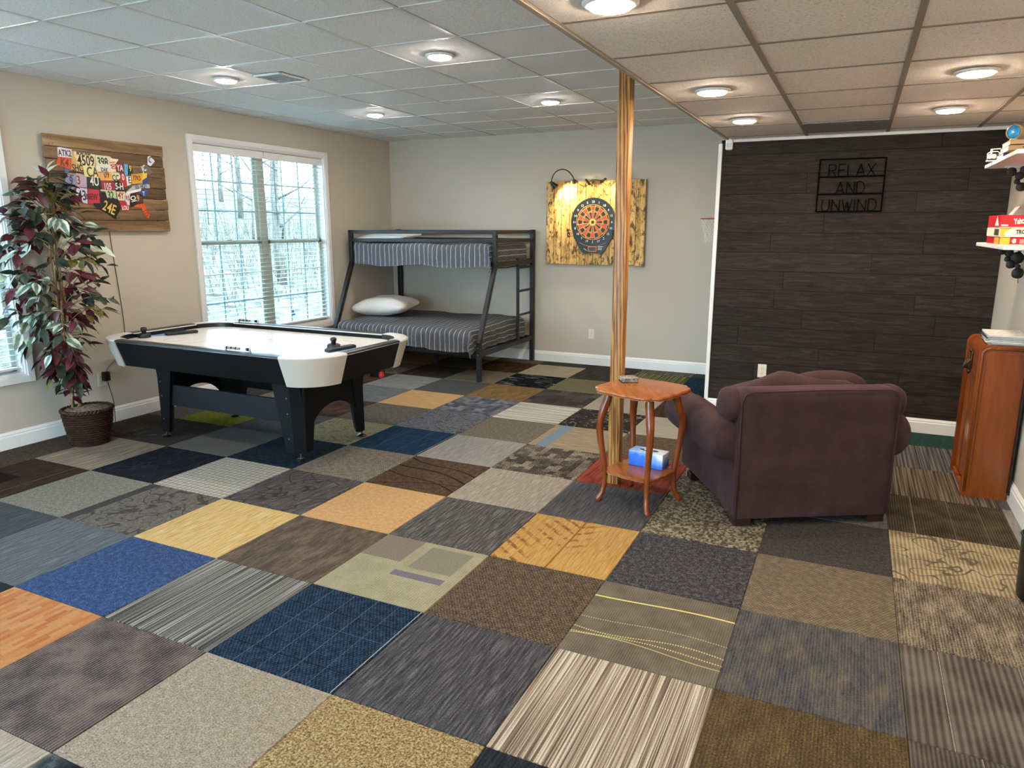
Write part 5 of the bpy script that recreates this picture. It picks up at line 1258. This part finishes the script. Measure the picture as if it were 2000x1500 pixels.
# ------------------------------------------------------------------ purple armchair (seen from behind)
def fabric():
    n = NT('plum_microfibre', .85, 0, .15); f = n.noise(n.obj(), 7, 3, .6); f2 = n.noise(n.obj(), 300, 2)
    n.col(n.ramp(n.ma('ADD', n.ma('MULTIPLY', f, .75), n.ma('MULTIPLY', f2, .25)), [(.32, rgb('#33221f')), (.5, rgb('#3c2928')), (.68, rgb('#463130'))]))
    n.b.inputs['Sheen Weight'].default_value = .18; n.b.inputs['Sheen Roughness'].default_value = .4; n.b.inputs['Sheen Tint'].default_value = rgb('#8f7d9a')
    n.bump(n.noise(n.obj(), 16, 3), .008, .25); return n.m
FAB = fabric()
def chair():
    t = thing('armchair', 'plum purple upholstered armchair turned to the dark plank wall, seen from behind', 'armchair', (2.842, 2.066, 0), radians(30))
    D = .90
    foot = plain('foot_dark_red', '#2b120f', .45)
    for u, v in ((.055, .05), (.81, .05), (.055, D - .12), (.81, D - .12)):
        MB().box((u, v, .024), (.095, .075, .047), None, .005).build('foot', foot, t)
    def soft(name, c, d, bev, seg=4, rot=None, wob=.0, seed=0.):
        m = MB().box(c, d, rot, bev, seg)
        if wob:
            bmesh.ops.subdivide_edges(m.bm, edges=m.bm.edges[:], cuts=3, use_grid_fill=True)
            for v in m.bm.verts: v.co += wob * Vector((noise.noise(v.co * 5 + Vector((seed, 0, 0))), noise.noise(v.co * 5 + Vector((0, seed, 0))), noise.noise(v.co * 5 + Vector((0, 0, seed)))))
        return m.build(name, FAB, t, smooth=180 if wob else 60)
    soft('seat_base', (.435, .46, .20), (.80, .84, .31), .02)
    # outside back panel with rolled top edge, slightly flaring upward
    m = MB(); N = 22
    sec = [(.000, .048), (.004, .30), (.002, .60), (.000, .69), (.004, .725), (.018, .748), (.045, .757), (.10, .757), (.155, .748), (.19, .72), (.20, .65), (.20, .35), (.20, .06)]
    rows = []
    for i in range(N + 1):
        s = i / N; row = []
        for j, (v, z) in enumerate(sec):
            q = min(1, max(0, (z - .05) / .7)); u0, u1 = .0 - .004 * q, .868 + .004 * q
            ed = max(0, 1 - min(s, 1 - s) / .035); zz = z - (.022 * ed * ed if z > .68 else 0); vv = v + (.012 * ed * ed if v < .05 else 0)
            zz += .006 * noise.noise(Vector((s * 5, j * .4, 1))) * (z > .6); vv += .005 * noise.noise(Vector((s * 3, z * 4, 2)))
            row.append(m.bm.verts.new((u0 + (u1 - u0) * s, vv, zz)))
        rows.append(row)
    for a, b in zip(rows, rows[1:]):
        for j in range(len(sec)): m.bm.faces.new((a[j], b[j], b[(j + 1) % len(sec)], a[(j + 1) % len(sec)]))
    m.bm.faces.new(rows[0]); m.bm.faces.new(rows[-1][::-1]); m.build('backrest', FAB, t, smooth=50)
    MB().tube([(.004, -.001, .05), (.004, .002, .40), (.0, .001, .69), (.02, .002, .735), (.06, .004, .748), (.43, .004, .752), (.81, .004, .748), (.85, .002, .735), (.868, .001, .69), (.866, .002, .40), (.864, -.001, .05)], .0045, 6).build('piping', FAB, t, smooth=180)
    # rolled shoulders at both ends of the top
    for sg, u in ((-1, .0), (1, .868)):
        m = MB().puff((u + sg * .012, .115, .665), (.058, .105, .088), .7, 24, 14); m.build('back_shoulder', FAB, t, smooth=180)
    # rolled arms
    for sg, u in ((-1, .0), (1, .868)):
        m = MB(); R = []; K = 26
        for i in range(K + 1):
            s = i / K; v = .045 + (D - .03) * s
            e = min(1, .72 + .28 * sqrt(max(0, 1 - max(0, (1 - s / .10)) ** 2))) if s < .10 else 1
            if s > .94: e = .80 + .20 * sqrt(max(0, 1 - ((s - .94) / .06) ** 2))
            h = .60 - .02 * s; ring = []
            # section in (outward, z): roll on top of a straight side
            sec = [(-.12, .07)] + [(-.12, .30), (-.10, .46), (-.085, .53)] + [(.040 + .102 * cos(a) * e, h - .125 + .125 * sin(a) * e) for a in [radians(140 - 235 * k / 18) for k in range(19)]] + [(.008, h - .255), (.0, .30), (-.004, .07)]
            for j, (o, z) in enumerate(sec):
                w_ = .006 * noise.noise(Vector((s * 9 + sg * 5, j * .35, 2)))
                ring.append(m.bm.verts.new((u + sg * (o + w_), v, z + w_)))
            R.append(ring)
        n_ = len(R[0])
        for a, b in zip(R, R[1:]):
            for j in range(n_): m.bm.faces.new((a[j], a[(j + 1) % n_], b[(j + 1) % n_], b[j]))
        m.bm.faces.new(R[0][::-1]); m.bm.faces.new(R[-1]); m.build('arm', FAB, t, smooth=55)
    m = MB().puff((.434, .56, .41), (.33, .36, .09), .35, 40, 16); m.build('seat_cushion', FAB, t, smooth=180)
    def fn(q): return Vector((q.x, q.y, q.z + .022 * cos(q.x * 15 + .8) * max(0, q.z / .2) + .012 * noise.noise(q * 7)))
    m = MB().puff((.385, .245, .60), (.415, .105, .185), .45, 52, 24, Matrix.Rotation(-.12, 3, 'X'), fn); m.build('back_cushion', FAB, t, smooth=180)
    m = MB().puff((.62, .31, .665), (.23, .09, .13), .5, 36, 18, Matrix.Rotation(-.2, 3, 'X')); m.build('lumbar_pillow', FAB, t, smooth=180)
chair()

# ------------------------------------------------------------------ veneered cabinet
CW = wood('walnut_veneer', ['#5a260c', '#7d3c14', '#96511f'], 'Z', 5, .25, 8, (.28, .72), spec=.5)
CWD = wood('walnut_moulding', ['#4a1f0c', '#7a3c17', '#a1602c'], 'Z', 9, .25, 10, spec=.5)
def cabinet():
    x0, x1, y0, y1, H = 4.008, 4.242, 3.157, 3.69, .922
    t = thing('cabinet', 'narrow polished wooden cabinet with a rounded top edge against the right wall', 'cabinet', (x0, y0, 0))
    W, L = x1 - x0, y1 - y0; r = .05
    prof = [(W, .0), (W, H), (r, H)] + [(r - r * sin(radians(90 * k / 8)), H - r + r * cos(radians(90 * k / 8))) for k in range(1, 9)] + [(0, .0)]
    fy = lambda u, v, d: (u, d, v)
    MB().prism(prof, 0, .032, fy).build('end_panel', CW, t, smooth=30); MB().prism(prof, L - .032, L, fy).build('end_panel', CW, t, smooth=30)
    up = [(W - .004, .70), (W - .004, H - .001), (r, H - .001)] + [(r - r * sin(radians(90 * k / 8)) + .003, H - r + (r - .001) * cos(radians(90 * k / 8))) for k in range(1, 9)] + [(.003, .74), (.03, .70)]
    MB().prism(up, .032, L - .032, fy).build('drawer_front', CW, t, smooth=30)
    MB().b2(.045, W - .004, .032, L - .032, .03, .70).build('carcass', CW, t)
    d = MB().b2(.030, .046, .036, L - .036, .05, .70, .003).build('door', CW, t)
    m = MB()
    for k in range(5): m.tube([(.030, .06 + .022 * k, .06), (.030, .06 + .022 * k, .69)], .010, 10)
    for k in range(5): m.tube([(.030, L - .06 - .022 * k, .06), (.030, L - .06 - .022 * k, .69)], .010, 10)
    m.build('fluting', CWD, d, smooth=60)
    mo = MB(); P = [(.018, -.002, .03), (.018, -.002, H - r - .004)] + [(r + .012 - (r - .006) * sin(radians(90 - 90 * k / 6)), -.002, H - r - .004 + (r - .014) * cos(radians(90 - 90 * k / 6))) for k in range(1, 7)] + [(W - .004, -.002, H - .018)]
    mo.tube(P, .0075, 8); mo.build('end_moulding', CWD, t, smooth=180)
    P2 = [(.040, -.0005, .05), (.040, -.0005, H - r - .03), (.047, -.0005, H - .062), (.06, -.0005, H - .048), (W - .004, -.0005, H - .044)]
    MB().tube(P2, .0028, 6).build('inlay_line', CWD, t)
    MB().b2(.012, W, .01, L - .01, 0, .03).build('plinth', CWD, t)
    # antique metal pull
    h = MB(); h.box((-.004, .24, .79), (.006, .05, .13), None, .002); h.puff((-.01, .24, .855), (.008, .014, .014), .9, 12, 8); h.puff((-.01, .24, .725), (.01, .02, .018), .9, 12, 8)
    h.tube([(-.006, .22, .80), (-.03, .215, .77), (-.038, .24, .745), (-.03, .265, .77), (-.006, .26, .80)], .006, 8); h.puff((-.026, .24, .752), (.012, .014, .012), .9, 12, 8)
    h.build('drawer_pull', plain('antique_brass', '#4a3f36', .35, .8), t, smooth=50)
    MB().b2(W - .002, W + .005, -.05, L - .05, .05, H - .04, .002).build('black_slab', M_BLK, t)  # narrow black slab between the cabinet and the wall
cabinet()
mag_cols = ['#d9d4cb', '#6d7388', '#c9bfae', '#e4e1da', '#a69c92', '#3d4650', '#d4cfc9', '#8d939c', '#e2ded6']
mag_names = ['cream', 'slate blue', 'tan', 'pale ivory', 'taupe', 'dark grey', 'off-white', 'blue grey', 'white glossy']
pos_n = ['lowest', 'second from the bottom', 'third from the bottom', 'fourth from the bottom', 'fifth from the bottom', 'sixth from the bottom', 'third from the top', 'second from the top', 'topmost']
z = .9225
for k in range(9):
    h = .0045 + .0018 * (k % 3); a = rng.uniform(-.10, .10)
    t = thing('magazine', '%s covered magazine, %s in the pile on the wooden cabinet' % (mag_names[k], pos_n[k]), 'magazine', (4.145 + rng.uniform(-.006, .006), 3.325 + rng.uniform(-.012, .012), z), a, 'magazines on the cabinet')
    cv = plain('cover_%d' % k, mag_cols[k], .3, 0, .5, .3)
    MB().box((0, 0, h / 2), (.19, .265, h - .0014), None, 0).build('pages', plain('paper', '#e6e1d6', .8), t)
    m = MB(); m.box((0, 0, h - .0005), (.194, .27, .0008)); m.box((0, 0, .0005), (.194, .27, .0008)); m.box((-.0965, 0, h / 2), (.0008, .27, h)); m.build('cover', cv, t)
    z += h + .0003

# ------------------------------------------------------------------ wall shelves on the right
def shelf(y0, y1, z0, z1, lab, discs):
    t = thing('wall_shelf', lab, 'shelf', (XR, y0, z0))
    MB().b2(-.265, -.0005, 0, y1 - y0, 0, z1 - z0, .0015).build('shelf_board', M_WHITE, t)
    for y in (.14, y1 - y0 - .16):
        m = MB(); m.b2(-.006, -.0005, y - .014, y + .014, -.16, 0); m.b2(-.18, -.0005, y - .014, y + .014, -.006, 0)
        m.tube([(-.004, y, -.14), (-.05, y, -.12), (-.10, y, -.07), (-.16, y, -.008)], .007, 8); m.build('shelf_bracket', M_WHITE, t, smooth=60)
    c = thing('disc_garland', discs[0], 'decoration', (XR, 3.60, z0), 0, 'clusters of black discs under the shelves')
    dm = plain('disc_black', '#0a0a0b', .5)
    me = MB().puff((0, 0, 0), (1, .35, 1), 1., 20, 12).mesh('disc', dm, 180)
    for (x, zz, r) in discs[1]:
        o = link('disc', me, c, (x - XR, rng.uniform(-.015, .015), zz - z0)); o.scale = (r, r, r)
    MB().tube([(-.06, .03, -.012), (-.065, .02, -.07), (-.055, .0, -.13), (-.045, 0, -.22)], .002, 5).build('cord', dm, c)
shelf(2.80, 3.88, 1.955, 1.976, 'upper white wall shelf holding books and ornaments at the right edge', ('cluster of black discs hanging under the upper white shelf', [(4.105, 1.913, .026), (4.150, 1.891, .024), (4.168, 1.925, .022), (4.140, 1.857, .016), (4.163, 1.826, .026), (4.205, 1.90, .028), (4.198, 1.845, .022), (4.215, 1.79, .018)]))
shelf(2.80, 3.80, 1.474, 1.495, 'lower white wall shelf holding boxed games at the right edge', ('cluster of black discs hanging under the lower white shelf', [(4.113, 1.447, .022), (4.155, 1.437, .024), (4.199, 1.407, .036), (4.150, 1.399, .017), (4.170, 1.368, .026), (4.205, 1.357, .015), (4.210, 1.315, .032), (4.222, 1.442, .026)]))
def game(x0, x1, y0, y1, z0, h, lab, top, side, end, deco):
    t = thing('game_box', lab, 'board game', ((x0 + x1) / 2, (y0 + y1) / 2, z0), group='board games on the lower shelf')
    a, b = (x1 - x0) / 2, (y1 - y0) / 2
    MB().b2(-a + .0015, a - .0015, -b + .0015, b - .0015, 0, h * .5, .001, 1).build('box_base', side, t)
    m = MB(); m.b2(-a, a, -b, b, .003, h, .0012, 1); m.build('box_lid', top, t)
    deco(t, a, b, h)
RED = plain('game_red', '#c3202c', .35); YEL = plain('game_yellow', '#e8b93c', .35); CRM = plain('game_cream', '#efe6cf', .35); WHT = plain('print_white', '#f2efe8', .35); DRK = plain('print_dark', '#4a3d33', .4); ORG = plain('print_orange', '#e0762f', .35)
def fr(u, v, d): return (u, d, v)
def deco1(t, a, b, h):
    MB().b2(-a + .004, -a + .05, -b - .0006, -b, .003, h - .001).build('yellow_panel', YEL, t); MB().b2(a - .05, a - .004, -b - .0006, -b, .003, h - .001).build('yellow_panel', YEL, t)
    m = MB(); m.b2(-a - .0006, -a, -b + .005, b - .28, .004, h - .002); m.build('side_print', YEL, t)
    m = MB(); m.prism([(-a + .07 + .012 * cos(2 * pi * k / 10) * (1 if k % 2 else .7), h * .5 + .013 * sin(2 * pi * k / 10)) for k in range(10)], -b - .0008, -b, fr); m.build('picture_badge', CRM, t)
    for k in range(3): MB().b2(-a + .095, a - .07 - .01 * k, -b - .0006, -b, .009 + .008 * k, .0125 + .008 * k).build('print_line', WHT, t)
def deco2(t, a, b, h):
    MB().prism([(-a + .002, .004), (-a + .03, .004), (-a + .022, h * .45), (-a + .055, h - .002), (-a + .002, h - .002)], -b - .0006, -b, fr).build('orange_swoosh', YEL, t)
    text('TROUBLE', .030, DRK, t, T(-.004, -b - .001, h * .52) @ FACE_NY, sx=.72, bold=.0012)
    MB().b2(-a - .0006, -a, -b + .02, -b + .17, .008, h - .008).build('side_print', DRK, t)
def deco3(t, a, b, h):
    text('Yahtzee', .042, WHT, t, T(-.026, -b - .001, h * .52) @ FACE_NY @ Matrix.Rotation(.12, 4, 'Z'), sx=.54, bold=.0014)
    MB().prism([(-a + .09, .003), (a - .002, .003), (a - .002, .022)], -b - .0006, -b, fr).build('orange_swoosh', ORG, t)
    MB().b2(-a + .006, -a + .038, -b - .0006, -b, .008, .016).build('print_line', WHT, t)
    MB().prism([(-b + .03, .01), (-b + .16, .01), (-b + .11, h - .006)], -a - .0006, -a, lambda u, v, d: (d, u, v)).build('side_print', WHT, t)
game(4.008, 4.258, 3.03, 3.46, 1.4955, .042, 'flat red and yellow boxed game at the bottom of the pile on the lower shelf', RED, CRM, YEL, deco1)
game(4.004, 4.254, 3.02, 3.46, 1.5378, .050, 'cream boxed game with dark lettering in the middle of the pile on the lower shelf', CRM, WHT, YEL, deco2)
game(4.000, 4.250, 3.01, 3.42, 1.5881, .066, 'red boxed dice game with white lettering on top of the pile on the lower shelf', RED, WHT, RED, deco3)
sc = MB(); R = []
for i in range(9):
    s = i / 8; R.append([sc.bm.verts.new((4.055 + .035 * s + .01 * sin(s * 3), y, 1.655 + .045 * sin(s * pi * .75))) for y in (3.04, 3.16)])
for a, b in zip(R, R[1:]): sc.bm.faces.new((a[0], b[0], b[1], a[1]))
bmesh.ops.solidify(sc.bm, geom=sc.bm.faces[:], thickness=.0008)
tag(sc.build('score_pad', WHT, smooth=180), 'curled white paper pad on top of the boxed games', 'paper')
def book(x0, x1, y0, y1, z0, h, c, lab, rot=None):
    t = thing('book', lab, 'book', ((x0 + x1) / 2, (y0 + y1) / 2, z0), group='books on the upper shelf'); a, b = (x1 - x0) / 2, (y1 - y0) / 2
    if rot: t.rotation_euler = rot
    MB().b2(-a + .003, a - .002, -b + .003, b - .003, .002, h - .002).build('pages', plain('book_pages', '#e0d3b4', .8), t)
    m = MB(); m.b2(-a, a, -b, b, 0, .002); m.b2(-a, a, -b, b, h - .002, h); m.b2(-a, a, -b, -b + .002, 0, h); m.build('book_cover', plain('cover', c, .5), t)
book(4.005, 4.15, 3.26, 3.50, 1.9765, .022, '#2f3a78', 'blue book lying flat at the bottom of the pile on the upper shelf')
book(4.008, 4.15, 3.14, 3.42, 1.9990, .030, '#a68a63', 'thick tan book with cream pages, middle of the pile on the upper shelf')
book(4.012, 4.15, 3.13, 3.40, 2.0295, .026, '#b59a72', 'tan book on top of the pile under the blue clock on the upper shelf')
book(4.055, 4.20, 3.04, 3.075, 1.980, .16, '#5b1f22', 'dark red book leaning in front of the pile on the upper shelf', (0, .42, 0))
ck = thing('desk_clock', 'small round clock with a bright blue face on top of the book pile', 'clock', (4.035, 3.20, 2.0560))
q = Matrix.Rotation(radians(-33), 4, 'Z')
def rotm(mb): bmesh.ops.transform(mb.bm, matrix=Matrix.Translation((0, 0, .045)) @ q, verts=mb.bm.verts); return mb
rotm(MB().lathe([(.030, .03), (.040, .012), (.041, -.008), (.037, -.012), (.036, -.009)], seg=26, axis='Y')).build('clock_case', plain('clock_tan', '#b79a72', .3, .3), ck, smooth=50)
bf = NT('clock_face', .15, 0, .6); bf.col(bf.ramp(bf.noise(bf.obj(), 40, 3), [(.35, rgb('#0f6fb4')), (.6, rgb('#2fa6e0')), (.75, rgb('#8fd6f2'))]))
rotm(MB().lathe([(.036, -.0085), (.028, -.0115), (.010, -.013)], seg=24, axis='Y')).build('clock_face', bf.m, ck, smooth=180)
m = MB(); m.box((0, 0, .004), (.034, .03, .008), None, .003); m.tube([(0, 0, .006), (0, 0, .014)], .006, 8); m.build('clock_stand', M_WHITE, ck)
vc = thing('vintage_camera', 'small silver and black vintage camera ornament at the far end of the upper shelf', 'ornament', (4.003, 3.60, 1.9765), radians(-25))
sv = plain('camera_silver', '#c9c5bb', .3, .6)
MB().b2(-.026, .026, -.02, .02, .004, .046, .005).build('camera_body', M_BLK, vc); MB().b2(-.032, .032, -.024, .024, 0, .008, .003).build('camera_base', sv, vc)
for x in (-.010, .012): MB().lathe([(.013, -.019), (.013, -.030), (.009, -.031), (.009, -.027)], (x, 0, .028), 18, 'Y').build('camera_lens', sv, vc, smooth=50)
MB().tube([(-.03, 0, .008), (-.033, 0, .05), (-.02, 0, .058), (.02, 0, .058), (.03, 0, .05), (.03, 0, .008)], .003, 6).build('wire_frame', sv, vc)
m = MB(); m.b2(-.018, -.008, -.004, .004, .046, .075); m.bar((-.01, 0, .073), (.034, 0, .073), .005); m.build('viewfinder', sv, vc)

# ------------------------------------------------------------------ bin at the right edge
bn = thing('waste_bin', 'black round bin against the right wall, cut by the photo edge', 'bin', (4.158, 1.83, 0))
MB().lathe([(.070, .001), (.078, .012), (.088, .285), (.091, .292), (.088, .296), (.084, .29), (.074, .02), (.01, .016)], seg=30).build('bin_shell', M_BLK, bn, smooth=50)
MB().tube([(.09 * cos(2 * pi * k / 30), .09 * sin(2 * pi * k / 30), .292) for k in range(30)], .004, 6, True).build('bin_rim', M_BLK, bn, smooth=180)

# ------------------------------------------------------------------ outdoors: a wooded bank beyond the windows
def bank():
    n = NT('leaf_litter', .95, 0, .05); f = n.noise(n.obj(), 3.2, 8, .75); g2 = n.noise(n.obj(), .35, 2)
    c = n.ramp(f, [(.35, rgb('#3d392f')), (.5, rgb('#655e52')), (.65, rgb('#8c8374'))]); X, Y, Z = n.xyz(n.obj())
    n.col(n.mix(n.step(n.ma('ADD', X, n.ma('MULTIPLY', f, 2.)), -4.5, -3.0), c, rgb('#4d6a3c'))); n.bump(f, .2, .8)
    m = MB(); G_ = []
    for i in range(31):
        row = []
        for j in range(41):
            x = XL - .2 - 32 * (i / 30) ** 1.4; y = -26 + 62 * j / 40; d = -(x - XL)
            z = -.35 + max(0, d - 3) * .155 + .35 * noise.noise(Vector((x * .25, y * .25, 1)))* min(1, d / 4)
            row.append(m.bm.verts.new((x, y, z)))
        G_.append(row)
    for a, b in zip(G_, G_[1:]):
        for k in range(40): m.bm.faces.new((a[k], a[k + 1], b[k + 1], b[k]))
    gd = m.build('ground', n.m, smooth=180); tag(gd, kind='structure')
    tag(MB().b2(-14, 14, YF - 16, YF - .15, -.3, -.06).build('bounce_patio', plain('concrete', '#c9c6c0', .9)), kind='structure')  # unseen pale slab, added to bounce daylight up to the ceiling
    bk = NT('tree_bark', .9, 0, .1); bk.col(bk.ramp(bk.noise(bk.map(bk.obj(), (1, 1, .2)), 18, 4), [(.3, rgb('#3b362f')), (.7, rgb('#6b645a'))])); bk = bk.m
    r = random.Random(5); kinds = []
    for v in range(3):
        tr, br = MB(), MB(); H = 9 + v
        P = [(.12 * sin(i * .7 + v), .12 * cos(i * .5 + v) - .12, H * i / 9 - .3) for i in range(10)]
        tr.tube(P, [.13 * (1 - .085 * i) for i in range(10)], 7)
        for b in range(26):
            h = 1.0 + (H - 1.5) * b / 26; a = b * 2.4 + v; L = r.uniform(.8, 2.0); base = Vector((.12 * sin(h * .7), 0, h))
            e = base + Vector((cos(a) * L, sin(a) * L, L * r.uniform(.3, .8))); mid = (base + e) / 2 + Vector((0, 0, -.1))
            br.tube([base, mid, e], [.03, .02, .006], 4)
            for q in range(4):
                s = r.uniform(.4, 1); p = base.lerp(e, s); e2 = p + Vector((r.uniform(-.6, .6), r.uniform(-.6, .6), r.uniform(.1, .7))); br.tube([p, e2], [.011, .003], 3)
        kinds.append((tr.mesh('trunk', bk, 180), br.mesh('branches', bk, 180)))
    for k in range(18):
        d = 6 + 20 * (k / 18); y = -9 + 30 * ((k * .618) % 1) + d * .35
        t = thing('bare_tree', 'bare leafless tree on the wooded bank outside the windows', 'tree', (XL - d, y, -.35 + max(0, d - 3) * .155), r.uniform(0, 6), 'bare trees outside the windows')
        a, b = kinds[k % 3]; link('trunk', a, t); o = link('branches', b, t); o['kind'] = 'stuff'
    # tangle of dry brush on the bank
    br = MB()
    for k in range(1500):
        d = r.uniform(4.5, 15); y = r.uniform(-8, 22); b = Vector((XL - d, y, -.4 + max(0, d - 3) * .155)); e = b + Vector((r.uniform(-.4, .4), r.uniform(-.5, .5), r.uniform(.5, 1.6)))
        br.tube([b, e], [.012, .004], 3, caps=False)
    o2 = br.build('dry_brush', bk, gd); tag(o2, kind='stuff')
bank()
